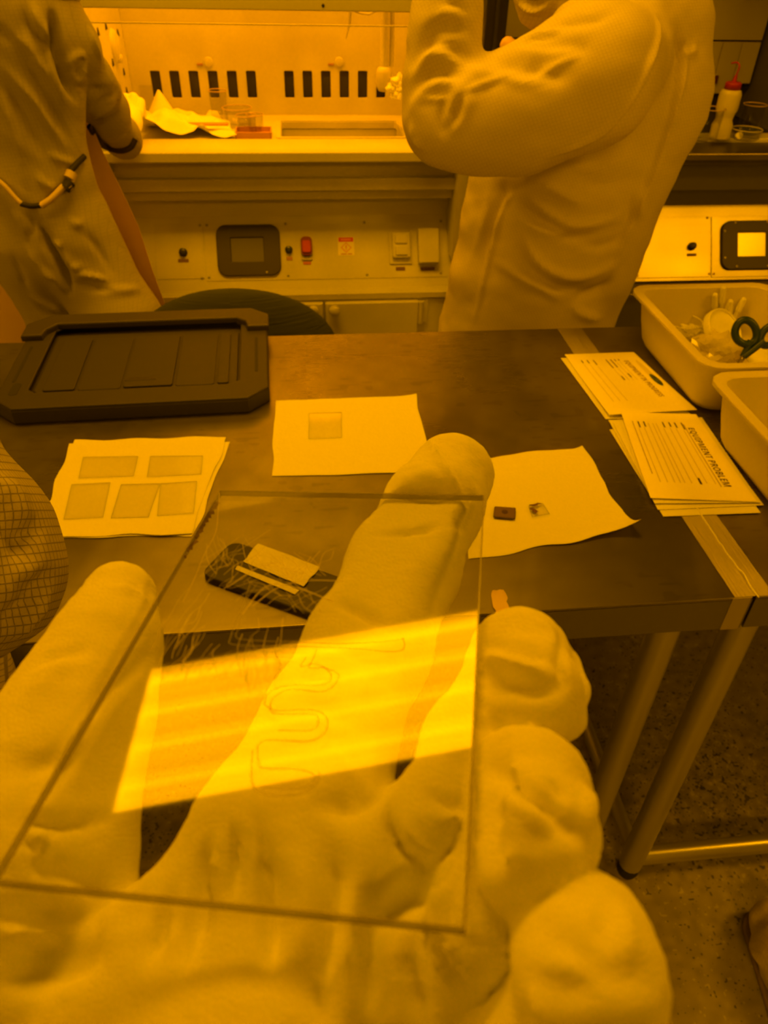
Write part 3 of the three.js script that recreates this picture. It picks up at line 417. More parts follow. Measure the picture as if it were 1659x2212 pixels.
// ---------------------------------------------------------------- printed forms
function formTex(kind) {
  const cv = document.createElement('canvas'); cv.width = 1024; cv.height = 700; const c = cv.getContext('2d'); c.fillStyle = '#f3efe6'; c.fillRect(0, 0, 1024, 700); c.fillStyle = '#3a2a18'; c.strokeStyle = '#5a4630';
  const line = (x0, x1, y, w = 3) => { c.lineWidth = w; c.beginPath(); c.moveTo(x0, y); c.lineTo(x1, y); c.stroke(); };
  c.textAlign = 'center'; c.textBaseline = 'middle';
  if (kind === 'problem') {
    c.font = 'bold 74px sans-serif'; c.fillText('EQUIPMENT PROBLEM', 530, 130, 700); line(140, 880, 178, 5);
    [[205, 60], [265, 40], [315, 30], [372, 40], [420, 0], [450, 0], [490, 0], [540, 40], [590, 50]].forEach(([y, w]) => { if (w) { c.fillRect(120, y - 20, w + 30, 12); } line(w ? 160 + w : 140, 850, y, 2.5); }); line(120, 760, 625, 5); c.fillRect(790, 300, 70, 16);
  } else {
    c.fillStyle = '#d9d2c0'; c.beginPath(); c.ellipse(390, 60, 240, 26, 0, 0, 7); c.fill(); c.fillStyle = '#4a5a34'; c.beginPath(); c.ellipse(510, 62, 105, 30, 0, 0, 7); c.fill(); c.fillStyle = '#2a3a1c'; c.fillRect(440, 50, 60, 16); c.beginPath(); c.ellipse(570, 62, 30, 18, 0, 0, 7); c.fill();
    c.fillStyle = '#6a5030'; c.font = 'bold 62px sans-serif'; c.fillText('EQUIPMENT IN PROGRESS', 470, 160, 640);
    c.fillStyle = '#3a2a18'; [[225, 30], [262, 40], [300, 150], [345, 160], [470, 90], [530, 60], [585, 50]].forEach(([y, w], i) => { c.fillRect(120, y - 8, w, 10); line(140 + w, i < 4 ? 500 : 830, y, 2); }); c.fillRect(380, 250, 70, 10); c.fillRect(420, 330, 70, 10);
  }
  const t = new THREE.CanvasTexture(cv); t.colorSpace = THREE.SRGBColorSpace; return t;
}
const formA = M({ map: formTex('progress'), roughness: 0.9 }), formB = M({ map: formTex('problem'), roughness: 0.9 });
// the print reads from far to near, its head on the right: corners are given as far right, near right, near left, far left
const form = (q, y, m, label, curl = () => 0) => { const g = sheet(q.map(p => Y(p[0], p[1], T).setY(y)), 14, 0.0004, curl); return tag(mesh('printed_form', g, m), label, 'paper form'); };
form([[1362, 770], [1492, 897], [1308, 907], [1211, 775]], T + 0.0012, paper, 'lower paper form of the far pair, its left edge showing beside the tub');
form([[1368, 764], [1503, 893], [1314, 904], [1219, 769]], T + 0.003, formA, 'upper printed form with a dark logo beside the far tub', (u, v) => 0.004 * u * u);
form([[1500, 915], [1642, 1110], [1432, 1118], [1316, 930]], T + 0.0012, paper, 'lowest paper form of the near stack, showing at its near edge', (u, v) => 0.0006);
form([[1510, 912], [1648, 1095], [1420, 1105], [1313, 912]], T + 0.0030, paper, 'second paper form from below in the near stack, its far left corner showing', (u, v) => 0.001 * (1 - u));
form([[1514, 908], [1640, 1092], [1412, 1094], [1322, 918]], T + 0.0048, paper, 'third paper form from below in the near stack', () => 0.0006);
form([[1500, 906], [1632, 1092], [1402, 1086], [1338, 903]], T + 0.0066, formB, 'topmost printed form of the near stack, headed equipment problem', (u, v) => 0.003 * (1 - u) * (1 - u) + 0.002 * v);

// ---------------------------------------------------------------- pale tubs
function tub(x0, x1, z0, z1, h, label) {
  const t = thing('plastic_tub', label, 'tub', [(x0 + x1) / 2, T, (z0 + z1) / 2]), w = x1 - x0, d = z1 - z0, N = 72;
  const ring = (iw, id, r, y) => { const p = rrect(w - 2 * iw, d - 2 * id, r).getSpacedPoints(N); return p.slice(0, N).map(q => [q.x, y, -q.y]); };
  const rows = [ring(0, 0, 0.035, h - 0.008), ring(-0.001, -0.001, 0.036, h - 0.002), ring(0.001, 0.001, 0.034, h), ring(0.014, 0.014, 0.03, h), ring(0.0165, 0.0165, 0.03, h - 0.003), ring(0.024, 0.024, 0.034, h * 0.5), ring(0.031, 0.031, 0.036, 0.018), ring(0.038, 0.038, 0.032, 0.007), ring(0.05, 0.05, 0.025, 0.004)];
  const outer = [ring(0.046, 0.046, 0.028, 0), ring(0.034, 0.034, 0.034, 0.006), ring(0.027, 0.027, 0.036, 0.018), ring(0.020, 0.020, 0.034, h * 0.5), ring(0.0125, 0.0125, 0.03, h - 0.005), ring(0.003, 0.003, 0.034, h - 0.008)];
  const loft = rs => { const pos = [], uv = [], idx = []; rs.forEach((r, j) => r.forEach((p, i) => { pos.push(...p); uv.push(i / N, j / 8); })); for (let j = 0; j + 1 < rs.length; j++) for (let i = 0; i < N; i++) { const a = j * N + i, b = j * N + (i + 1) % N; idx.push(a, a + N, b, b, a + N, b + N); } const g = new THREE.BufferGeometry(); g.setAttribute('position', new THREE.Float32BufferAttribute(pos, 3)); g.setAttribute('uv', new THREE.Float32BufferAttribute(uv, 2)); g.setIndex(idx); g.computeVertexNormals(); return g; };
  const flat = (r, y) => { const g = new THREE.ShapeGeometry(new THREE.Shape(r.map(p => new THREE.Vector2(p[0], -p[2])))); g.rotateX(-Math.PI / 2); g.translate(0, y, 0); return g; };
  mesh('shell', [loft(outer), loft(rows.slice(4)), flat(rows[8], 0.004), flat(outer[0], 0.0002)], tubPlastic, t); mesh('rim', loft([outer[5], ...rows.slice(0, 5)]), tubPlastic, t); return t;
}
tub(0.628, 0.915, -1.345, -1.003, 0.105, 'far pale plastic tub holding scissors, glassware and crumpled film');
tub(0.618, 0.915, -0.985, -0.640, 0.108, 'near pale plastic tub at the right edge, standing against the other tub');
// in the far tub
const B1 = T + 0.006, inTub = (px, py, h) => Y(px, py, T + h);
{ const p = inTub(1492, 745, 0.012); const t = thing('glass_dish', 'clear round glass dish at the left wall of the far tub', 'dish', [p.x - 0.012, B1, p.z - 0.03]); mesh('bowl', lathe([[0, 0.001], [0.030, 0.001], [0.034, 0.004], [0.035, 0.04], [0.037, 0.042], [0.037, 0.043], [0.0335, 0.042], [0.032, 0.006], [0, 0.003]], 40), clearPlastic, t); mesh('rim', mv(new THREE.TorusGeometry(0.036, 0.0013, 8, 48), 0, 0.0425, 0, Math.PI / 2), M({ color: gray(0.75), roughness: 0.2 }), t); }
function crumple(r, k, flat = 0.7, deep = 0.35, detail = 14) { const g = new THREE.IcosahedronGeometry(1, detail), P = g.attributes.position; for (let i = 0; i < P.count; i++) { const x = P.getX(i), y = P.getY(i), z = P.getZ(i); let n = 0; for (const [s, a] of [[1.7, 1], [3.5, 0.6], [7, 0.3]]) n += a * Math.abs(noise(x * s + k, y * s + k, z * s)); const q = r * (1 - deep + deep * n); P.setXYZ(i, x * q, Math.max(y * q * flat, -r * flat * 0.62), z * q); } g.computeVertexNormals(); return g; }
{ const p = inTub(1548, 752, 0.035); tag(mesh('crumpled_film', mv(crumple(0.054, 3, 0.62, 0.5, 4), p.x - 0.006, B1 + 0.032, p.z + 0.016), M({ color: rgb(0.85, 0.82, 0.74), roughness: 0.12, transmission: 0.55, thickness: 0, ior: 1.5 })), 'crumpled clear film in front of the white lid in the far tub', 'film'); }
{ const p = inTub(1498, 718, 0.02); tag(mesh('crumpled_wipe', mv(crumple(0.030, 9, 0.55, 0.4), p.x - 0.006, B1 + 0.018, p.z + 0.01), wipe), 'crumpled white wipe beside the dish in the far tub', 'wipe'); }
{ const p = inTub(1568, 720, 0.05); const t = thing('round_lid', 'round white plastic lid leaning behind the clear film in the far tub', 'lid', [p.x, B1 + 0.045, p.z - 0.012]); t.rotation.set(0.75, 0.2, -0.35); mesh('disc', lathe([[0, 0.002], [0.036, 0.002], [0.038, 0.003]], 40), whitePlastic, t); mesh('rim', lathe([[0.038, 0.002], [0.040, 0.006], [0.042, 0.006], [0.043, 0.0], [0.043, -0.008], [0.041, -0.008], [0.040, 0]], 40), whitePlastic, t); }
{ const p = inTub(1568, 690, 0.05); const t = thing('clear_tubes', 'bundle of slim clear plastic pipettes standing behind the lid in the far tub', 'pipettes', [p.x, B1, p.z - 0.01]); const ends = [[-0.026, 0.085, -0.01], [-0.010, 0.096, -0.015], [0.004, 0.075, 0.0], [0.036, 0.074, -0.01], [0.02, 0.062, -0.02]]; ends.forEach(([x, y, z], i) => { const b = V(0.01 + 0.004 * i - 0.012, 0, 0.006 * i - 0.012), e = V(x, y, z), m = b.clone().lerp(e, 0.72); mesh('pipette', [rod(b, m, 0.003, 0.0042, 12), rod(m, e, 0.006, 0.0055, 12), mv(new THREE.SphereGeometry(0.0056, 12, 8), e.x, e.y, e.z)], M({ color: rgb(0.85, 0.85, 0.66), roughness: 0.3, transmission: 0.2, thickness: 0 }), t); }); }
{ // scissors with green handles
  const p = inTub(1618, 740, 0.075), t = thing('scissors', 'scissors with dark green handles standing in the far tub', 'scissors', [p.x, p.y + 0.010, p.z]);
  const loop = (cx, cy, rx, ry, rot) => { const q = []; for (let i = 0; i < 28; i++) { const a = i / 28 * 2 * Math.PI, x = rx * Math.cos(a), y = ry * Math.sin(a) * (1 + 0.12 * Math.cos(a)); q.push(V(cx + x * Math.cos(rot) - y * Math.sin(rot), cy + x * Math.sin(rot) + y * Math.cos(rot), 0)); } return q; };
  const h1 = mesh('handle', [tube(loop(-0.010, 0.008, 0.017, 0.022, 0.55), 0.0068, 60, 10, true), rod(V(0.002, -0.006, 0), V(-0.010, -0.034, 0), 0.007, 0.005)], green, t), h2 = mesh('handle', [tube(loop(0.034, 0.004, 0.015, 0.021, -0.9), 0.0066, 60, 10, true), rod(V(0.022, -0.006, 0.004), V(-0.008, -0.034, 0.004), 0.006, 0.005)], green, t);
  const blade = s => ext(poly([[-0.012, -0.030], [-0.004, -0.032], [-0.030 + s * 0.004, -0.078], [-0.032 + s * 0.004, -0.078]]), 0.0018, 0.0004);
  mesh('blade', blade(0), steel, t); mesh('blade', mv(blade(1), 0, 0, 0.003), steel, t); mesh('pivot_screw', mv(lathe([[0, 0.003], [0.003, 0.002], [0.0035, 0]], 16), -0.010, -0.038, 0.004, Math.PI / 2), steel, t);
  t.rotation.set(-0.35, -0.25, 0); }
{ const a = inTub(1615, 790, 0.03); tag(mesh('folded_paper', sheet([V(a.x + 0.012, B1 + 0.03, a.z - 0.065), V(a.x + 0.11, B1 + 0.028, a.z - 0.07), V(a.x + 0.11, B1 + 0.02, a.z + 0.012), V(a.x - 0.004, B1 + 0.022, a.z + 0.014)], 10, 0.001, (u, v) => 0.01 * Math.abs(u - 0.45) + 0.003 * noise(u * 4, v * 4, 5), 0.003), paper), 'folded white paper beside the scissors in the far tub', 'paper'); }
{ tag(mesh('paper_sheet', sheet([V(0.70, T + 0.018, -0.93), V(0.86, T + 0.018, -0.93), V(0.86, T + 0.018, -0.71), V(0.70, T + 0.018, -0.71)], 8, 0.001, (u, v) => 0.004 * noise(u * 3, v * 3, 8), 0.002), paper), 'white paper sheet lying inside the near tub', 'paper'); }

// ---------------------------------------------------------------- chair behind the table
{
  const t = thing('lab_chair', 'dark green lab chair with a broad rounded backrest behind the lid', 'chair', [-0.165, 0, -1.66]);
  const m = M({ color: rgb(0.048, 0.058, 0.018), roughness: 0.85, bumpMap: tex(128, (u, v) => 0.5 + 0.5 * noise(u * 4, v * 60, 51), false), bumpScale: 0.0008 });
  const pos = [], idx = [], NR = 14, NA = 72, half = th => { const x = Math.cos(th), y = Math.sin(th), k = y > 0 ? 0.205 : 0.10; return [0.252 * x, k * y]; };
  for (const s of [1, -1]) for (let j = 0; j <= NR; j++) for (let i = 0; i < NA; i++) { const [hx, hy] = half(i / NA * 2 * Math.PI), q = Math.sin(j / NR * Math.PI / 2), x = hx * q, y = hy * q; pos.push(x, y, s * 0.024 * Math.sqrt(Math.max(0, 1 - Math.pow(q, 6))) - 1.1 * x * x - 0.12 * y); }
  for (let s = 0; s < 2; s++) for (let j = 0; j < NR; j++) for (let i = 0; i < NA; i++) { const o = s * (NR + 1) * NA, a = o + j * NA + i, b = o + j * NA + (i + 1) % NA; s ? idx.push(a, b, a + NA, b, b + NA, a + NA) : idx.push(a, a + NA, b, b, a + NA, b + NA); }
  const bg = new THREE.BufferGeometry(); bg.setAttribute('position', new THREE.Float32BufferAttribute(pos, 3)); bg.setIndex(idx); bg.computeVertexNormals(); planarUV(bg, V(1, 0, 0), V(0, 1, 0), 0.2);
  mesh('backrest', mv(bg, 0, 0.552, 0.02), m, t);
  mesh('seat', mv(ext(rrect(0.44, 0.42, 0.12), 0.06, 0.018), 0, 0.44, -0.22, Math.PI / 2), m, t);
  mesh('back_bracket', tube([V(0, 0.39, -0.2), V(0, 0.38, 0.02), V(0, 0.45, 0.07), V(0, 0.62, 0.05)], 0.014, 30, 8), blackMatt, t);
  mesh('post', rod(V(0, 0.08, -0.22), V(0, 0.42, -0.22), 0.025), steel, t);
  for (let k = 0; k < 5; k++) { const a = k * 1.2566 + 0.3, e = V(0.26 * Math.cos(a), 0.05, -0.22 + 0.26 * Math.sin(a)); const l = mesh('base_leg', rod(V(0, 0.09, -0.22), e, 0.02, 0.013), blackMatt, t); mesh('glide', mv(lathe([[0, 0], [0.022, 0], [0.022, 0.02], [0.012, 0.045], [0, 0.045]], 18), e.x, 0, e.z), blackMatt, l); }
}

// ---------------------------------------------------------------- in the hood
const DK = 0.915;
const hoodAt = (px, py) => Y(px, py, DK);
{ const p = hoodAt(392, 296); tag(mesh('crumpled_wipe', sheet([V(-0.455, DK + 0.004, -2.64), V(-0.235, DK + 0.004, -2.62), V(-0.17, DK + 0.004, -2.38), V(-0.43, DK + 0.004, -2.38)], 40, 0.0008, (u, v) => 0.028 + 0.045 * Math.max(0, noise(u * 3 + 2, v * 2.4, 5)) * (1 - u) + 0.014 * noise(u * 8, v * 7, 3) - 0.018 * u, 0.02, 4), wipe), 'rumpled white wipes spread at the left on the hood deck', 'wipe'); }
tag(mesh('tented_wipe', sheet([V(-0.45, DK + 0.006, -2.68), V(-0.33, DK + 0.006, -2.68), V(-0.30, DK + 0.006, -2.52), V(-0.45, DK + 0.006, -2.52)], 24, 0.0008, (u, v) => 0.085 * Math.max(0, 1 - Math.hypot((u - 0.35) * 2.6, (v - 0.4) * 2.2)), 0.006, 5), wipe), 'white wipe pulled up to a point against the hood back', 'wipe');
const beakerGlass = M({ color: gray(0.9), roughness: 0.05, transmission: 1, thickness: 0, ior: 1.3 });
function beaker(px, py, r, h, label, level = DK, lid = 0) { const p = Y(px, py, level); const t = thing('glass_beaker', label, 'beaker', [p.x, level, p.z]); mesh('body', lathe([[0, 0.001], [r * 0.9, 0.001], [r, 0.006], [r, h - 0.004], [r * 1.06, h], [r * 1.06, h + 0.001], [r * 0.97, h - 0.003], [r * 0.96, 0.008], [0, 0.004]], 32), beakerGlass, t); mesh('rim', mv(new THREE.TorusGeometry(r * 1.05, 0.0013, 8, 40), 0, h, 0, Math.PI / 2), M({ color: rgb(0.5, 0.38, 0.26), roughness: 0.2 }), t); return t; }
beaker(476, 262, 0.026, 0.085, 'tall clear glass beaker near the slots of the hood');
beaker(515, 272, 0.042, 0.050, 'wide clear glass dish behind the brown tray in the hood');
beaker(534, 288, 0.028, 0.048, 'left of two squat beakers on the brown tray in the hood'); beaker(553, 284, 0.024, 0.046, 'right of two squat beakers on the brown tray in the hood');
{ const a = hoodAt(548, 297); const t = thing('brown_tray', 'shallow brown tray under the squat beakers in the hood', 'tray', [a.x, DK, a.z - 0.02]); const m = M({ color: rgb(0.5, 0.27, 0.12), roughness: 0.5 }); mesh('base', bx(-0.05, 0.05, 0, 0.003, -0.045, 0.035, 0.001), m, t); mesh('wall', [bx(-0.05, 0.05, 0, 0.016, 0.033, 0.036), bx(-0.05, 0.05, 0, 0.016, -0.046, -0.043), bx(-0.052, -0.049, 0, 0.016, -0.045, 0.036), bx(0.049, 0.052, 0, 0.016, -0.045, 0.036)], m, t); }
{ const a = hoodAt(440, 290); tag(mesh('brown_strip', mv(bx(-0.075, 0.075, 0, 0.006, -0.012, 0.012, 0.002), a.x, DK + 0.024, a.z), M({ color: rgb(0.5, 0.27, 0.12), roughness: 0.5 })), 'long brown strip lying across the wipes in the hood', 'strip'); }
{ const a = Z(334, 200, -2.66); tag(mesh('glass_sheet', [bx(a.x - 0.045, a.x, DK, a.y + 0.02, -2.662, -2.66)], beakerGlass), 'small clear pane standing by the first slot in the hood', 'pane'); }
{ // vertical pipe with rounded nozzle
  const a = Z(832, 20, -2.5), b = Z(836, 170, -2.5), t = thing('rinse_pipe', 'white vertical rinse pipe with blunt end hanging at the right in the hood', 'pipe', [0, 0, 0]);
  mesh('pipe', [rod(V(a.x, 2.09, -2.5), V(a.x, b.y + 0.02, -2.5), 0.012), rod(V(a.x + 0.022, 2.09, -2.51), V(a.x + 0.022, b.y + 0.03, -2.51), 0.007)], paint, t);
  mesh('nozzle', mv(lathe([[0, -0.05], [0.014, -0.047], [0.022, -0.035], [0.024, 0], [0.018, 0.012], [0.012, 0.016], [0, 0.016]], 28), a.x, b.y + 0.015, -2.5), paint, t);
  const w = Z(862, 190, -2.46); tag(mesh('crumpled_wipe', mv(crumple(0.042, 17, 0.95, 0.45), w.x, w.y, w.z), wipe), 'crumpled white wipe tucked beside the rinse pipe near the raised sleeve', 'wipe');
}
{ const a = Z(756, 32, -2.5), b = Z(747, 84, -2.5), t = thing('spray_nozzle', 'slim clear spray nozzle hanging from a thin tube in the hood', 'nozzle'); mesh('body', [rod(V(a.x, a.y + 0.02, -2.5), V(a.x - 0.002, a.y - 0.022, -2.5), 0.006, 0.005), rod(V(a.x - 0.002, a.y - 0.02, -2.5), V(b.x, b.y, -2.5), 0.0045, 0.0015)], paint, t); mesh('tube', tube([V(a.x, a.y + 0.018, -2.5), V(a.x + 0.01, a.y + 0.01, -2.5), V(a.x + 0.07, a.y + 0.008, -2.5), V(a.x + 0.085, a.y + 0.2, -2.5), V(a.x + 0.085, 2.09, -2.5)], 0.003, 50, 8), paint, t); }

// ---------------------------------------------------------------- on the steel bench
const LV = 0.922;
{ const p = Y(1562, 304, LV); const t = thing('wash_bottle', 'white plastic wash bottle with a red cap and bent spout', 'bottle', [p.x, LV, p.z - 0.03], -0.9);
  mesh('body', lathe([[0, 0], [0.027, 0], [0.030, 0.004], [0.030, 0.038], [0.024, 0.052], [0.026, 0.066], [0.031, 0.080], [0.031, 0.118], [0.027, 0.128], [0.021, 0.131], [0, 0.131]], 36), M({ color: rgb(0.75, 0.72, 0.6), roughness: 0.4, transmission: 0.15 }), t);
  mesh('cap', lathe([[0, 0.150], [0.018, 0.150], [0.0225, 0.147], [0.0225, 0.131], [0, 0.131]], 36), red, t); mesh('spout', [tube([V(0, 0.148, 0), V(0.002, 0.170, 0), V(0.003, 0.19, 0), V(-0.006, 0.197, 0), V(-0.022, 0.194, 0)], 0.0024, 40, 8), rod(V(0, 0.148, 0), V(0.001, 0.166, 0), 0.007, 0.004)], red, t); }
beaker(1521, 303, 0.036, 0.085, 'clear glass beaker left of the wash bottle on the steel bench', LV); { const p = Y(1613, 296, LV); beaker(1613, 290, 0.032, 0.082, 'clear glass beaker right of the wash bottle on the steel bench', LV); }
{ const p = Y(1604, 300, LV), t = thing('glass_dish', 'shallow clear glass dish in front of the right beaker on the steel bench', 'dish', [p.x + 0.004, LV, p.z + 0.004]); mesh('bowl', lathe([[0, 0.001], [0.036, 0.001], [0.042, 0.006], [0.044, 0.028], [0.0425, 0.028], [0.040, 0.008], [0, 0.004]], 40), beakerGlass, t); mesh('rim', mv(new THREE.TorusGeometry(0.0435, 0.0014, 8, 48), 0, 0.028, 0, Math.PI / 2), M({ color: gray(0.6), roughness: 0.15 }), t); }
{ const p = Y(1581, 298, LV); tag(mesh('small_cap', mv(lathe([[0, 0.012], [0.009, 0.012], [0.0105, 0.010], [0.0105, 0], [0, 0]], 28), p.x, LV + 0.011, p.z + 0.03, 1.2), whitePlastic), 'small white round cap at the foot of the wash bottle', 'cap'); }
{ const p = Y(1478, 303, LV - 0.008); tag(mesh('foil_ball', mv(crumple(0.032, 27, 0.85, 0.55), p.x, 0.912 + 0.017, p.z + 0.02), M({ color: gray(0.8), metalness: 1, roughness: 0.16 })), 'crumpled shiny foil ball at the front of the steel bench', 'foil'); }
// ---------------------------------------------------------------- held glass plate (its plane first: the hand lies under it)
const PW = 0.076;                                              // three inches wide
const plate = (() => {
  const c = [[475, 1060], [1045, 1070], [1000, 2005], [-20, 1900]].map(p => ray(p[0], p[1])), k = [0.22790392, 0.21609765, 0.11503093, 0.12683721].map(v => v * PW / 0.08);
  const q = c.map((d, i) => d.multiplyScalar(k[i]).add(CAM)), ex = q[1].clone().sub(q[0]).normalize(); let ez = q[3].clone().sub(q[0]); const L = ez.length(); ez.addScaledVector(ex, -ez.dot(ex)).normalize(); const n = ez.clone().cross(ex).normalize();
  return { q, o: q[0], ex, ez, n, L };
})();
const plateD = (px, py) => { const d = ray(px, py); return plate.o.clone().sub(CAM).dot(plate.n) / d.dot(plate.n); };
const onPlate = (px, py) => { const p = D(px, py, plateD(px, py)).sub(plate.o); return [p.dot(plate.ex), p.dot(plate.ez)]; };
{
  const t = thing('glass_plate', 'clear rectangular glass plate with etched channels held flat on the gloved hand', 'glass plate'), TH = 0.0016;
  t.position.copy(plate.o); t.quaternion.setFromRotationMatrix(new THREE.Matrix4().makeBasis(plate.ex, plate.n, plate.ez));
  mesh('pane', bx(0, PW, -TH, 0, 0, plate.L), M({ color: rgb(0.975, 0.98, 0.97), roughness: 0.03, transmission: 1, thickness: 0, ior: 1.40 }), t);
  const em = M({ color: rgb(0.42, 0.40, 0.24), roughness: 0.25, transparent: true, opacity: 0.55 });
  const e = 0.0002; for (const [a, b, c, d] of [[0, PW, -e, e], [0, PW, plate.L - e, plate.L + e], [-e, e, 0, plate.L], [PW - e, PW + e, 0, plate.L]]) mesh('cut_edge', bx(a, b, -TH - 0.0001, 0.0001, c, d), em, t);
  // ribbons lying on the upper face
  const ribbon = (pts, w, curve = true) => { const v = pts.map(p => { const q = onPlate(...p); return V(q[0], 0.00004, q[1]); }); const cv = curve ? new THREE.CatmullRomCurve3(v, false, 'centripetal') : null, P = curve ? cv.getPoints(v.length * 6) : v, pos = [], idx = []; for (let i = 0; i < P.length; i++) { const a = P[Math.max(0, i - 1)], b = P[Math.min(P.length - 1, i + 1)], n = V(-(b.z - a.z), 0, b.x - a.x).normalize().multiplyScalar(w / 2); pos.push(P[i].x + n.x, P[i].y, P[i].z + n.z, P[i].x, P[i].y + w * 0.3, P[i].z, P[i].x - n.x, P[i].y, P[i].z - n.z); if (i) { const k = i * 3; idx.push(k - 3, k - 2, k, k, k - 2, k + 1, k - 2, k - 1, k + 1, k + 1, k - 1, k + 2); } } const g = new THREE.BufferGeometry(); g.setAttribute('position', new THREE.Float32BufferAttribute(pos, 3)); g.setIndex(idx); g.computeVertexNormals(); return g; };
  const etch = M({ color: rgb(0.46, 0.44, 0.36), roughness: 0.6, transparent: true, opacity: 0.32 }), W1 = 0.0004;
  const port = [ribbon([[543, 1255], [532, 1287], [513, 1362], [509, 1373], [514, 1379], [665, 1388], [771, 1390], [868, 1381], [872, 1378]], W1), ribbon([[558, 1258], [529, 1300], [497, 1380], [496, 1390], [664, 1397], [760, 1401], [870, 1404], [872, 1378]], W1)];
  mesh('etched_channel', port, etch, t);
  mesh('etched_channel', [ribbon([[684, 1402], [678, 1420], [668, 1438], [668, 1443], [703, 1443], [731, 1456], [731, 1464], [718, 1484], [698, 1494], [624, 1489], [602, 1499], [588, 1510], [583, 1525]], W1), ribbon([[661, 1420], [650, 1440], [680, 1434], [708, 1448], [716, 1462], [712, 1472], [695, 1480], [632, 1480], [600, 1486], [578, 1500], [570, 1522]], W1)], etch, t);
  mesh('etched_channel', [ribbon([[583, 1525], [589, 1540], [683, 1545], [688, 1560], [678, 1575], [600, 1578]], W1), ribbon([[570, 1522], [590, 1534], [614, 1535], [683, 1535], [703, 1547], [708, 1565], [700, 1585], [672, 1600], [571, 1600], [556, 1610]], W1)], etch, t);
  mesh('etched_channel', [ribbon([[556, 1612], [560, 1655], [571, 1659], [655, 1664], [680, 1676], [677, 1690], [657, 1702], [563, 1702]], W1), ribbon([[545, 1620], [548, 1700], [581, 1717], [657, 1712], [684, 1692], [690, 1668]], W1)], etch, t);
  // scratches: fine arcs and hairs; ragged chips along the left edge
  const sc = [], pts0 = [[470, 1250, 60, -30], [520, 1200, -40, 60], [560, 1230, 70, 30], [610, 1210, 60, 50], [640, 1300, 50, -20], [480, 1190, 20, 60], [540, 1290, 90, -40], [600, 1260, 60, 70], [420, 1300, -60, 80], [390, 1340, -30, 70], [450, 1220, 90, -60], [470, 1180, 20, 50], [570, 1190, 30, 40], [700, 1190, -40, 50], [440, 1380, -40, 60], [380, 1420, 50, -80], [560, 1420, 8, -70], [575, 1480, 6, -90], [500, 1420, -30, 60]];
  for (const [x, y, dx, dy] of pts0) for (let k = 0; k < 5; k++) { const a = x + (rnd() - 0.5) * 90, b = y + (rnd() - 0.5) * 60, j = () => (rnd() - 0.5) * 18; sc.push(ribbon([[a, b], [a + dx * 0.35 + j(), b + dy * 0.35 + j()], [a + dx * 0.7 + j(), b + dy * 0.7 + j()], [a + dx, b + dy]], 0.00009 + rnd() * 0.00012)); }
  for (const q of [[[545, 1310], [600, 1270], [660, 1255], [740, 1255]], [[520, 1330], [580, 1265], [640, 1270], [720, 1300]], [[490, 1270], [560, 1225], [600, 1215]]]) sc.push(ribbon(q, 0.00045));
  const s1 = mesh('scratches', sc, M({ color: rgb(0.8, 0.75, 0.6), roughness: 0.7, transparent: true, opacity: 0.5 }), t); s1.userData.kind = 'stuff';
  const ch = []; for (let i = 0; i < 46; i++) { const f = 0.10 + 0.62 * rnd() * rnd(); const g = new THREE.TetrahedronGeometry(0.0004 + 0.0006 * rnd()); g.scale(1, 0.6, 2.2); ch.push(mv(g, 0.0001 + 0.0009 * rnd() * rnd(), -TH / 2, f * plate.L * 0.42, 0, rnd() * 3, 0)); }
  const s2 = mesh('edge_chips', ch, M({ color: rgb(0.20, 0.14, 0.07), roughness: 0.5 }), t); s2.userData.kind = 'stuff';
  { const a = onPlate(470, 1065), b = onPlate(452, 1180), c = onPlate(400, 1260); const g = ribbon([[474, 1064], [470, 1120], [466, 1150], [440, 1200], [420, 1250], [395, 1300]], 0.00022); mesh('edge_film', g, M({ color: rgb(0.7, 0.62, 0.45), roughness: 0.6, transparent: true, opacity: 0.55 }), t); }
}

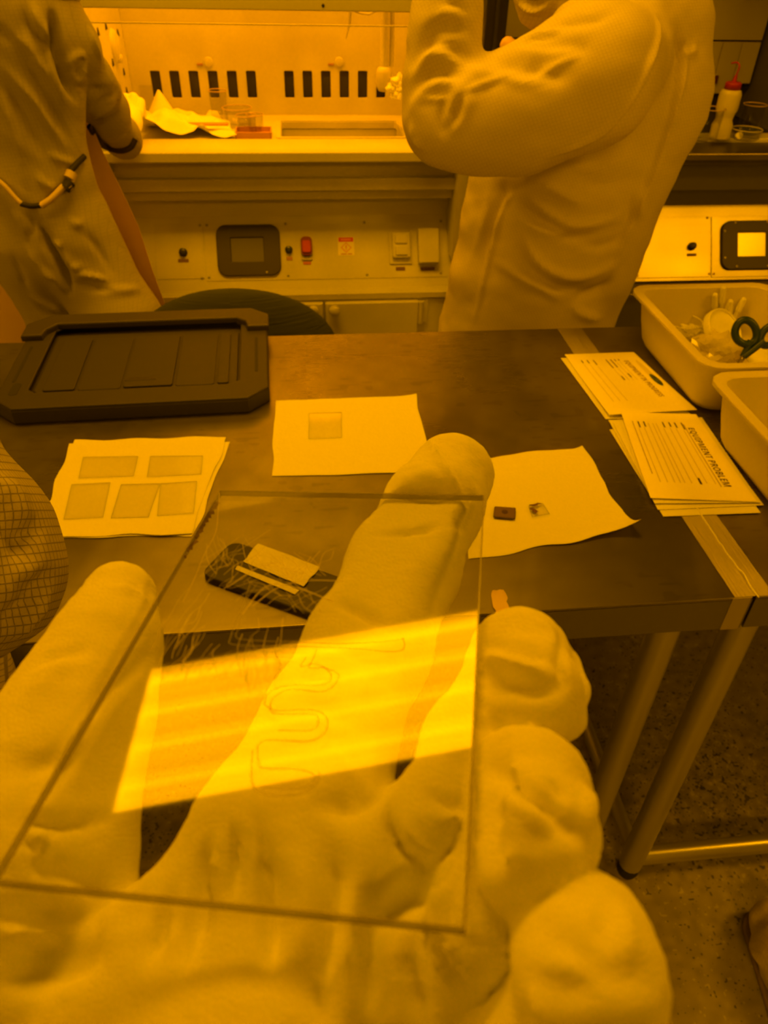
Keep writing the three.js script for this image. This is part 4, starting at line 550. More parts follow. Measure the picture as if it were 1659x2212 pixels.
// ---------------------------------------------------------------- gloved hand
const K = (px, py, rpx, off = 0) => { const d = plateD(px, py); const r = rpx * d / FPX; return [D(px, py, d + off), r]; };
const U = (px, py, rpx, gap = 0.0004, f = 1.38) => { let d = plateD(px, py), r = 0; for (let i = 0; i < 3; i++) { r = rpx * (d) / FPX; d = plateD(px, py) + f * (r + gap); } r = rpx * d / FPX; return [D(px, py, d), r]; };   // lying under the plate
{
  const index = chain([U(975, 1028, 92), U(935, 1100, 100), U(872, 1225, 116), U(795, 1400, 128), U(715, 1570, 140), U(610, 1790, 150)], 0.006);
  const thumb = chain([U(257, 1292, 80), U(228, 1400, 104), U(172, 1540, 142), U(115, 1680, 166), U(86, 1860, 186, 0.002), U(40, 2080, 200, 0.007)], 0.008);
  const thenar = chain([U(40, 2080, 200, 0.007), U(130, 2270, 190, 0.014), U(270, 2430, 190, 0.018)], 0.012);
  const midBase = chain([U(800, 1870, 120), U(925, 1770, 82), U(1010, 1600, 84), U(1085, 1470, 86)], 0.006);
  const mid = chain([K(1088, 1452, 100, 0.020), K(1122, 1418, 106, 0.013), K(1142, 1500, 114, 0.007), K(1136, 1535, 90, 0.006)], 0.004);
  const midFlap = chain([K(1232, 1430, 22, 0.014), K(1246, 1490, 24, 0.014), K(1236, 1560, 26, 0.014), K(1200, 1596, 24, 0.015)], 0.004);
  const ringBase = chain([U(960, 2085, 95, 0.004), U(1030, 2000, 88, 0.001), U(1080, 1900, 90), U(1120, 1790, 95)], 0.006);
  const ring = chain([K(1125, 1740, 112, 0.014), K(1140, 1706, 130, 0.005), K(1146, 1805, 132, 0.000), K(1140, 1850, 105, -0.001)], 0.004);
  const ringFlap = chain([K(1270, 1800, 16, 0.008), K(1274, 1850, 16, 0.008), K(1268, 1895, 14, 0.008)], 0.003);
  const pinkBase = chain([U(1060, 2360, 120, 0.008), U(1150, 2260, 92, 0.004), U(1215, 2150, 100, 0.001)], 0.006);
  const pink = chain([K(1225, 2120, 115, 0.014), K(1258, 2046, 150, 0.006), K(1276, 2120, 150, 0.002), K(1275, 2210, 142, 0.006), K(1240, 2300, 110, 0.010)], 0.004);
  const palmA = chain([U(600, 1810, 150, 0.002), U(520, 2020, 165, 0.0085), U(430, 2330, 200, 0.0095)], 0.02), palmB = chain([U(750, 1880, 130, 0.004), U(700, 2050, 160, 0.010), U(620, 2360, 210, 0.0105)], 0.02), palmC = chain([U(870, 2010, 115, 0.006), U(840, 2150, 150, 0.010), U(780, 2400, 200, 0.011)], 0.02), palmD = chain([U(960, 2220, 110, 0.011), U(920, 2340, 150, 0.015), U(860, 2480, 190, 0.020)], 0.02);
  const web = chain([U(318, 2030, 62, 0.010), U(290, 2140, 90, 0.012), U(400, 2230, 120, 0.014)], 0.02);
  const wr = [D(430, 2620, 0.125), 0.026], wr2 = [V(-0.05, 1.215, 0.02), 0.031];
  const wrist = chain([[D(560, 2420, 0.118), 0.022], wr, wr2], 0.02);
  const f = (x, y, z) => {
    let p = smin(smin(palmA(x, y, z), palmB(x, y, z), 0.02), smin(palmC(x, y, z), palmD(x, y, z), 0.02), 0.02); p = smin(p, web(x, y, z), 0.010); p = smin(p, thenar(x, y, z), 0.010); p = smin(p, wrist(x, y, z), 0.02);
    let d = smin(p, index(x, y, z), 0.012); d = Math.min(d, smin(p, thumb(x, y, z), 0.006)); d = Math.min(d, smin(p, smin(midBase(x, y, z), smin(mid(x, y, z), midFlap(x, y, z), 0.003), 0.003), 0.004));
    d = Math.min(d, smin(p, smin(ringBase(x, y, z), smin(ring(x, y, z), ringFlap(x, y, z), 0.003), 0.003), 0.005)); return Math.min(d, smin(p, smin(pinkBase(x, y, z), pink(x, y, z), 0.003), 0.006));
  };
  // keep the glove under the plate where the plate lies
  const pl = plate, fc = (x, y, z) => { const d = f(x, y, z), qx = x - pl.o.x, qy = y - pl.o.y, qz = z - pl.o.z, h = qx * pl.n.x + qy * pl.n.y + qz * pl.n.z; if (h < -0.0045 || d > 0.02) return d; const a = qx * pl.ex.x + qy * pl.ex.y + qz * pl.ex.z, b = qx * pl.ez.x + qy * pl.ez.y + qz * pl.ez.z; const ox = Math.max(-a, a - PW, 0), oz = Math.max(-b, b - pl.L, 0), out = Math.hypot(ox, oz), inside = 0.0018 + h - out * 1.2; return out > 0.006 ? d : -smin(-d, -inside, 0.0018); };
  const geo = nets(fc, V(-0.135, 1.185, -0.245), V(0.10, 1.325, 0.03), 0.00125);
  const G = [
    [[[445, 1815], [437, 1900], [430, 1960], [400, 2090]], 0.0016, -0.0011], [[[480, 1800], [462, 1900], [450, 1990]], 0.0012, 0.0007], [[[372, 1915], [345, 2005], [325, 2060]], 0.0014, -0.001], [[[500, 1780], [503, 1860], [500, 1930]], 0.0014, -0.0007],
    [[[552, 1760], [575, 1900], [582, 2000], [585, 2100]], 0.002, -0.0010], [[[700, 1800], [730, 1900], [715, 2050], [700, 2210]], 0.0022, -0.0008], [[[770, 1890], [745, 2050], [740, 2212]], 0.0024, 0.0010], [[[800, 1900], [800, 2050], [800, 2212]], 0.002, -0.0009], [[[640, 1830], [660, 1960], [650, 2100]], 0.003, 0.0006],
    [[[972, 1886], [897, 1924], [850, 1960], [835, 2010]], 0.0022, -0.0014], [[[934, 1940], [928, 2002], [948, 2079], [985, 2140]], 0.0012, 0.0010], [[[922, 1950], [916, 2010], [934, 2090]], 0.0010, -0.0006], [[[1000, 1845], [958, 1925], [952, 1990], [975, 2040], [1040, 2120]], 0.0011, 0.0010], [[[880, 2030], [900, 2130], [930, 2212]], 0.002, -0.0008],
    [[[0, 1978], [100, 1985], [205, 1998]], 0.002, -0.0013], [[[0, 2052], [110, 2045], [210, 2032]], 0.0022, -0.0016], [[[0, 2010], [100, 2022], [200, 2015]], 0.002, 0.0010], [[[0, 2118], [110, 2100], [215, 2068]], 0.0024, -0.0014], [[[80, 1868], [160, 1900], [235, 1932]], 0.0018, -0.0010], [[[60, 1900], [160, 1925], [230, 1960]], 0.002, 0.0008], [[[40, 1778], [130, 1782], [240, 1768]], 0.0016, -0.0010], [[[60, 1830], [85, 1800], [100, 1822], [80, 1850]], 0.0011, 0.0011], [[[50, 1816], [75, 1826]], 0.001, -0.0007],
    [[[208, 1512], [155, 1605], [105, 1692]], 0.0011, 0.0007], [[[275, 1470], [222, 1560], [165, 1680]], 0.0014, 0.0007], [[[190, 1560], [140, 1650], [95, 1730]], 0.0012, -0.0006],
    [[[338, 1400], [290, 1440], [240, 1500], [195, 1570]], 0.0018, -0.0010], [[[78, 1432], [130, 1415], [190, 1400]], 0.0022, -0.0007], [[[150, 1410], [110, 1450], [70, 1520]], 0.0022, 0.0007], [[[240, 1270], [290, 1280], [318, 1310]], 0.0016, 0.0006], [[[20, 1655], [90, 1650], [160, 1645]], 0.003, -0.0008],
    [[[850, 1070], [930, 1074], [1028, 1072]], 0.0016, -0.0013], [[[929, 945], [955, 1000], [989, 1052]], 0.0010, 0.0008], [[[940, 950], [966, 1003], [1000, 1050]], 0.0009, -0.0005], [[[804, 1151], [860, 1128], [913, 1107], [998, 1094]], 0.0013, 0.0009], [[[804, 1156], [900, 1146], [1000, 1141]], 0.0012, -0.0009], [[[818, 1165], [900, 1158], [990, 1150]], 0.0012, 0.0005], [[[732, 1300], [780, 1320], [830, 1352]], 0.0018, -0.0009], [[[715, 1330], [760, 1350], [810, 1385]], 0.0018, 0.0007], [[[690, 1380], [740, 1395], [790, 1430]], 0.002, -0.0007], [[[672, 1450], [740, 1460], [800, 1500]], 0.002, 0.0008], [[[640, 1500], [700, 1530], [770, 1560]], 0.002, -0.0008], [[[600, 1600], [680, 1620], [760, 1670]], 0.0022, 0.0008], [[[700, 1740], [760, 1735], [830, 1700]], 0.0022, -0.0012],
    [[[1036, 1388], [1090, 1388], [1140, 1396], [1200, 1430]], 0.0019, -0.0012], [[[1036, 1412], [1085, 1432], [1130, 1447], [1190, 1462]], 0.0016, 0.0013], [[[1040, 1440], [1080, 1470], [1150, 1480], [1220, 1478]], 0.0024, -0.0010], [[[1214, 1370], [1216, 1420], [1224, 1480]], 0.0012, -0.0009], [[[1150, 1330], [1190, 1360], [1208, 1400]], 0.0016, 0.0005],
    [[[1052, 1662], [1095, 1685], [1140, 1716], [1185, 1742], [1250, 1790]], 0.0019, -0.0015], [[[1048, 1690], [1100, 1715], [1150, 1755], [1190, 1795]], 0.0022, 0.0009], [[[1205, 1690], [1215, 1712]], 0.0017, -0.0008], [[[1262, 1690], [1272, 1760], [1276, 1800]], 0.0012, 0.0008], [[[1150, 1800], [1220, 1790], [1262, 1805]], 0.002, -0.0007],
    [[[1160, 1985], [1190, 1998], [1215, 2012]], 0.0026, -0.00030], [[[1318, 1945], [1316, 1990], [1304, 2050]], 0.0017, -0.00060], [[[1348, 1950], [1352, 2010], [1345, 2080]], 0.0017, 0.00048], [[[1190, 2030], [1240, 2052], [1290, 2065]], 0.002, -0.00048], [[[1150, 2105], [1230, 2122], [1300, 2104], [1425, 2108]], 0.0022, -0.00072], [[[1170, 2080], [1240, 2100], [1330, 2085]], 0.002, 0.00048],
    [[[850, 1730], [852, 1790], [880, 1840], [935, 1872]], 0.0013, -0.0012], [[[862, 1720], [868, 1780], [905, 1832], [960, 1860]], 0.0011, 0.0008], [[[930, 1715], [960, 1735], [995, 1752]], 0.0014, -0.0010], [[[925, 1728], [955, 1750], [990, 1768]], 0.0012, 0.0009], [[[1150, 2140], [1165, 2180], [1190, 2212]], 0.001, 0.0007],
  ];
  folds(geo, fc, G.map(([p, w, a], i) => [p, w * 0.95, a * (i < 14 ? 3.2 : 2.3)]), 0.06, 0.6, (x, y, z, nx, ny, nz) => 0.00055 * fbm(x * 70, y * 70, z * 70, 2) + 0.00022 * noise(x * 420, y * 420, z * 420));
  { const P = geo.attributes.position, p = V(0, 0, 0); for (let i = 0; i < P.count; i++) { p.fromBufferAttribute(P, i).sub(plate.o); const h = p.dot(plate.n), a = p.dot(plate.ex), b = p.dot(plate.ez); if (h > -0.0019 && h < 0.012 && a > -0.0015 && a < PW + 0.0015 && b > -0.0015 && b < plate.L + 0.0015) { p.addScaledVector(plate.n, -0.0019 - h).add(plate.o); P.setXYZ(i, p.x, p.y, p.z); } } geo.computeVertexNormals(); }
  planarUV(geo, V(1, 0, 0), V(0, 0.5, -1).normalize(), 0.02);
  const gl = M({ color: gray(0.94), roughness: 0.9, bumpMap: tex(256, (u, v) => 0.5 + 0.3 * tile(u, v, 40, 61) + 0.2 * tile(u, v, 12, 62), false), bumpScale: 0.00016 });
  const hand = tag(new THREE.Group(), 'person whose left hand in a loose white glove holds the clear glass plate', 'person'); hand.name = numbered('person'); scene.add(hand); mesh('glove', geo, gl, hand);
  const cl = chain([[D(400, 2700, 0.13), 0.040], [V(-0.052, 1.21, 0.02), 0.042], [V(-0.09, 1.10, 0.16), 0.055]], 0.02);
  const inner = chain([[D(400, 2620, 0.13), 0.034], [V(-0.052, 1.21, 0.02), 0.038], [V(-0.09, 1.10, 0.16), 0.05]], 0.02);
  const sg = nets((x, y, z) => Math.max(cl(x, y, z), -inner(x, y, z)), V(-0.18, 1.02, -0.14), V(0.04, 1.30, 0.24), 0.004); planarUV(sg, V(1, 0, 0), V(0, 0.5, -1).normalize(), 0.02);
  const cv = M({ color: gray(0.6), roughness: 0.85 }); mesh('sleeve', sg, cv, hand);
  // the rest of the person, behind the camera: keeps the light of the rear room off the hand
  const bd = chain([[V(-0.02, 1.37, 0.34), 0.15], [V(-0.02, 1.05, 0.36), 0.17], [V(-0.02, 0.80, 0.36), 0.17]], 0.06), sh = chain([[V(-0.20, 1.43, 0.34), 0.085], [V(0.18, 1.43, 0.34), 0.085]], 0.05), hd = chain([[V(-0.01, 1.49, 0.32), 0.07], [V(-0.01, 1.64, 0.27), 0.105], [V(-0.01, 1.71, 0.28), 0.105]], 0.05), al = chain([[V(-0.21, 1.42, 0.34), 0.08], [V(-0.17, 1.12, 0.30), 0.07], [V(-0.09, 1.10, 0.16), 0.058]], 0.04), ar = chain([[V(0.19, 1.42, 0.34), 0.08], [V(0.26, 1.15, 0.24), 0.065], [V(0.12, 1.30, 0.09), 0.045]], 0.04);
  const lg = chain([[V(-0.11, 0.80, 0.36), 0.12], [V(-0.12, 0.09, 0.38), 0.085], [V(-0.12, 0.06, 0.26), 0.055]], 0.04), lr = chain([[V(0.08, 0.80, 0.36), 0.12], [V(0.09, 0.09, 0.38), 0.085], [V(0.09, 0.06, 0.26), 0.055]], 0.04);
  const fb = (x, y, z) => { let q = smin(bd(x, y, z), sh(x, y, z), 0.08); q = smin(q, hd(x, y, z), 0.04); q = smin(q, smin(al(x, y, z), ar(x, y, z), 0.01), 0.03); return Math.max(smin(q, Math.min(lg(x, y, z), lr(x, y, z)), 0.05), 0.003 - y); };
  const bg = nets(fb, V(-0.40, 0, 0.02), V(0.42, 1.88, 0.60), 0.010); planarUV(bg, V(1, 0, 0), V(0, 1, 0), 0.03); mesh('coverall', bg, cv, hand);
}
// ---------------------------------------------------------------- coverall cloth: fine check of conductive threads
const check = (n, dark) => tex(128, (u, v) => { const e = 0.5 / n; let c = 0.93 + 0.05 * noise(u * 60, v * 60, 71); const a = (u * n) % 1, b = (v * n) % 1; if (a < 0.14 || b < 0.14) c -= dark; return [c, c * 0.985, c * 0.95]; });
const cloth = (dark, col) => M({ color: col, roughness: 0.72, map: check(4, dark), sheen: 0.15, sheenRoughness: 0.6, bumpMap: tex(128, (u, v) => { const a = (u * 4) % 1, b = (v * 4) % 1; return 0.5 + (a < 0.16 || b < 0.16 ? 0.4 : 0) + 0.1 * noise(u * 60, v * 60, 5); }, false), bumpScale: 0.0002 });
const suit = cloth(0.05, rgb(0.73, 0.69, 0.56)), suitA = cloth(0.04, rgb(0.50, 0.49, 0.35)), suitC = cloth(0.28, rgb(0.52, 0.49, 0.38));
const gloveM = M({ color: gray(0.84), roughness: 0.85 });
const RZ = (px, py, z, rpx) => { const p = Z(px, py, z); return [p, rpx * depthOf(p) / FPX]; };
const flatten = (f, z0, s) => (x, y, z) => f(x, y, z0 + (z - z0) * s) / Math.max(1, s * 0.9);

// ---------------------------------------------------------------- person on the right: raised arm, seen from behind and the side
{
  const zt = -1.66, za = -1.46;
  const torso = flatten(chain([RZ(1395, 70, zt, 118), RZ(1348, 220, zt, 165), RZ(1235, 400, zt, 180), RZ(1185, 560, zt, 172), RZ(1140, 700, zt, 160), RZ(1110, 800, zt, 165)], 0.08), zt, 1.15);
  const front = chain([RZ(1075, 380, zt + 0.02, 58), RZ(1062, 470, zt + 0.02, 62), RZ(1042, 590, zt + 0.02, 62), RZ(1020, 760, zt + 0.02, 66)], 0.03);
  const upper = chain([RZ(1345, 130, za - 0.08, 104), RZ(1270, 175, za, 132), RZ(1130, 240, za + 0.01, 116), RZ(1010, 258, za, 94), RZ(955, 262, za, 84)], 0.05);
  const fore = chain([RZ(955, 258, za, 82), RZ(952, 180, za - 0.02, 76), RZ(962, 80, za - 0.04, 66), RZ(968, 10, za - 0.05, 58), RZ(985, -70, za - 0.06, 48)], 0.04);
  const point = chain([RZ(1010, 200, za + 0.05, 30), RZ(1034, 165, za + 0.055, 14)], 0.02);
  const shoulder = chain([RZ(1250, 70, zt + 0.10, 60), RZ(1340, 50, zt + 0.06, 80), RZ(1430, 40, zt, 80)], 0.05);
  const neck = chain([RZ(1400, 40, zt, 88), RZ(1350, -60, zt, 90)], 0.04);
  const legs = (() => { const a = V(0.60, 0.62, zt), b = V(0.66, 0.1, zt), c = V(0.46, 0.62, zt - 0.02), d = V(0.45, 0.1, zt - 0.06); const p = chain([[a, 0.115], [a.clone().lerp(b, 0.5), 0.095], [b, 0.085]], 0.03), q = chain([[c, 0.115], [c.clone().lerp(d, 0.5), 0.095], [d, 0.085]], 0.03); return (x, y, z) => smin(p(x, y, z), q(x, y, z), 0.02); })();
  const boots = (() => { const p = chain([[V(0.66, 0.07, zt), 0.065], [V(0.60, 0.055, zt - 0.16), 0.05]], 0.03), q = chain([[V(0.45, 0.07, zt - 0.06), 0.065], [V(0.40, 0.055, zt - 0.22), 0.05]], 0.03); return (x, y, z) => Math.max(Math.min(p(x, y, z), q(x, y, z)), 0.002 - y); })();
  const f = (x, y, z) => { let d = smin(torso(x, y, z), shoulder(x, y, z), 0.06); d = smin(d, front(x, y, z), 0.025); d = smin(d, neck(x, y, z), 0.03); d = smin(d, legs(x, y, z), 0.05); d = smin(d, boots(x, y, z), 0.02); const a = smin(smin(upper(x, y, z), fore(x, y, z), 0.018), point(x, y, z), 0.03); return smin(d, a, 0.022); };
  const geo = nets(f, V(0.08, 0, -2.0), V(0.95, 1.50, -1.28), 0.0058);
  folds(geo, f, [
    [[[912, 105], [935, 68], [975, 55], [1005, 62]], 0.012, -0.013], [[[915, 130], [950, 95], [985, 92]], 0.010, 0.008], [[[884, 140], [920, 98], [955, 94], [985, 108], [1008, 124]], 0.011, -0.016], [[[890, 165], [925, 122], [965, 118], [995, 135]], 0.010, 0.009], [[[880, 205], [920, 160], [955, 154], [985, 162]], 0.010, -0.015], [[[884, 235], [925, 188], [960, 175], [990, 185]], 0.010, 0.010], [[[940, 40], [985, 30], [1015, 45]], 0.009, 0.010], [[[962, 5], [990, 20], [1012, 45]], 0.007, -0.010],
    [[[1006, 165], [985, 205], [968, 245], [975, 282]], 0.009, 0.010], [[[1012, 205], [1002, 245], [985, 285]], 0.009, 0.009], [[[962, 220], [955, 260], [965, 300]], 0.010, -0.010], [[[990, 215], [984, 250], [978, 275]], 0.008, -0.010], [[[1000, 196], [1045, 180], [1092, 163]], 0.005, 0.007], [[[905, 214], [940, 213], [965, 214]], 0.004, 0.005], [[[884, 265], [890, 305], [908, 325]], 0.008, 0.008],
    [[[1048, 148], [1085, 160], [1115, 174], [1150, 175], [1195, 148]], 0.009, 0.007], [[[1060, 130], [1100, 140], [1150, 150], [1185, 120]], 0.014, -0.009], [[[1105, 112], [1150, 115], [1190, 118], [1245, 105]], 0.009, 0.006], [[[1165, 92], [1200, 95], [1250, 102], [1265, 118]], 0.012, -0.008], [[[1130, 82], [1175, 72], [1210, 62]], 0.008, 0.009], [[[1125, 100], [1150, 85], [1200, 75]], 0.007, -0.008], [[[1180, 60], [1230, 50], [1280, 45], [1330, 30]], 0.010, -0.008], [[[1160, 165], [1210, 140], [1250, 120]], 0.005, 0.006], [[[1135, 150], [1180, 165], [1230, 168]], 0.012, -0.008],
    [[[1412, 25], [1418, 60], [1405, 130], [1375, 200], [1335, 255], [1280, 300], [1230, 325], [1185, 345]], 0.007, 0.012], [[[1425, 60], [1412, 140], [1380, 215], [1340, 270], [1290, 312]], 0.006, -0.007],
    [[[1472, 38], [1480, 130], [1458, 240], [1420, 350], [1372, 455], [1338, 540], [1310, 625]], 0.006, 0.012], [[[1462, 70], [1466, 130], [1445, 235]], 0.007, -0.010], [[[1495, 100], [1500, 110], [1478, 118]], 0.006, 0.006], [[[1455, 95], [1470, 105], [1462, 118]], 0.007, -0.007],
    [[[1135, 385], [1180, 402], [1225, 425], [1270, 442]], 0.008, 0.009], [[[1130, 410], [1170, 450], [1220, 482], [1285, 482], [1350, 462]], 0.009, 0.010], [[[1125, 440], [1170, 478], [1235, 508], [1300, 505]], 0.010, -0.010], [[[1120, 470], [1160, 492], [1205, 502], [1245, 500]], 0.008, 0.008], [[[1128, 500], [1150, 550], [1190, 585], [1245, 600], [1330, 570]], 0.009, 0.013], [[[1118, 530], [1150, 590], [1200, 620], [1260, 625]], 0.010, -0.010], [[[1065, 562], [1120, 595], [1180, 626], [1210, 650]], 0.009, 0.010], [[[1240, 520], [1290, 530], [1340, 520]], 0.010, -0.007], [[[1230, 360], [1290, 365], [1350, 340]], 0.009, 0.007], [[[1250, 395], [1310, 400], [1370, 380]], 0.010, -0.007], [[[1245, 640], [1280, 630], [1320, 610]], 0.012, -0.014], [[[1230, 660], [1260, 680], [1300, 690]], 0.009, 0.009],
    [[[1112, 370], [1100, 430], [1072, 490], [1056, 565], [1040, 640], [1022, 705]], 0.006, 0.009], [[[1096, 385], [1086, 430], [1058, 500], [1044, 570]], 0.008, -0.010], [[[1060, 385], [1056, 440], [1020, 560]], 0.009, 0.008], [[[1385, 400], [1375, 440], [1388, 470]], 0.012, 0.010],
  ].map(([p, w, a]) => [p, w * 1.1, a * 0.8]), 0.8, 3, (x, y, z) => 0.012 * fbm(x * 7 + 3, y * 10, z * 7, 3));
  planarUV(geo, V(0.75, 0.45, 0.1), V(-0.25, 0.85, -0.4), 0.020);
  const p = tag(mesh('person', geo, suit), 'person in a pale coverall with the left arm raised, standing between table and hoods', 'person');
  // hood and face cloth over the head, hand above the cuff
  const head = chain([RZ(1300, -110, zt, 128), RZ(1250, -90, zt - 0.02, 112), RZ(1205, -30, zt - 0.02, 70)], 0.05), veil = chain([RZ(1150, -30, zt - 0.04, 44), RZ(1160, 12, zt - 0.04, 34), RZ(1215, 22, zt - 0.02, 46), RZ(1235, 60, zt - 0.03, 40)], 0.03), tail = chain([RZ(1128, -10, zt - 0.04, 12), RZ(1132, 40, zt - 0.04, 6)], 0.01);
  const hg = nets((x, y, z) => smin(smin(head(x, y, z), veil(x, y, z), 0.02), tail(x, y, z), 0.012), V(0.28, 1.18, -2.0), V(0.85, 1.75, -1.4), 0.005);
  folds(hg, (x, y, z) => smin(head(x, y, z), veil(x, y, z), 0.02), [[[[1118, 5], [1140, 18], [1165, 20], [1190, 8]], 0.006, 0.010], [[[1125, -5], [1150, 8], [1180, 0]], 0.006, -0.010], [[[1200, 30], [1215, 5]], 0.006, 0.007]], 0.8, 3, (x, y, z) => 0.006 * fbm(x * 12, y * 12, z * 12, 2)); planarUV(hg, V(1, 0, 0), V(0, 1, 0), 0.028);
  mesh('hood', hg, suit, p);
  const [w, wr] = RZ(992, -85, za - 0.06, 40), up = V(0.12, 0.98, -0.15).normalize(), sd = V(0.9, -0.1, -0.35).normalize(), fw = up.clone().cross(sd).normalize(), hp = (a, b, c) => w.clone().addScaledVector(up, a).addScaledVector(sd, b).addScaledVector(fw, c);
  const pal = chain([[w, 0.03], [hp(0.05, 0, 0), 0.032], [hp(0.085, 0.012, 0), 0.026]], 0.02), pal2 = chain([[hp(0.05, -0.01, 0), 0.03], [hp(0.085, -0.022, 0), 0.024]], 0.02);
  const fin = [-0.033, -0.011, 0.011, 0.032].map((b, i) => { const L = [0.058, 0.072, 0.078, 0.07][i]; return chain([[hp(0.08, b, 0), 0.012], [hp(0.08 + L * 0.5, b * 1.05, 0.016), 0.011], [hp(0.08 + L * 0.72, b * 1.05, 0.04), 0.0095]], 0.006); }), thb = chain([[hp(0.02, 0.028, 0), 0.016], [hp(0.055, 0.052, 0.014), 0.013], [hp(0.085, 0.058, 0.024), 0.0105]], 0.008);
  const gg = nets((x, y, z) => { let d = smin(pal(x, y, z), pal2(x, y, z), 0.02); const b = d; for (const q of fin) d = Math.min(d, smin(b, q(x, y, z), 0.01)); return Math.min(d, smin(b, thb(x, y, z), 0.012)); }, w.clone().subScalar(0.13), w.clone().addScalar(0.22), 0.004); planarUV(gg, V(1, 0, 0), V(0, 1, 0), 0.028);
  mesh('glove', gg, gloveM, p);
  { const [a] = RZ(1097, 98, -1.72, 10); const g = nets(chain([[a, 0.016], [a.clone().add(V(0.035, -0.03, 0.03)), 0.02], [a.clone().add(V(0.09, -0.06, 0.05)), 0.03]], 0.02), a.clone().subScalar(0.12), a.clone().addScalar(0.16), 0.005); planarUV(g, V(1, 0, 0), V(0, 1, 0), 0.028); mesh('cuff', g, M({ color: rgb(0.75, 0.5, 0.3), roughness: 0.8 }), p); }
}

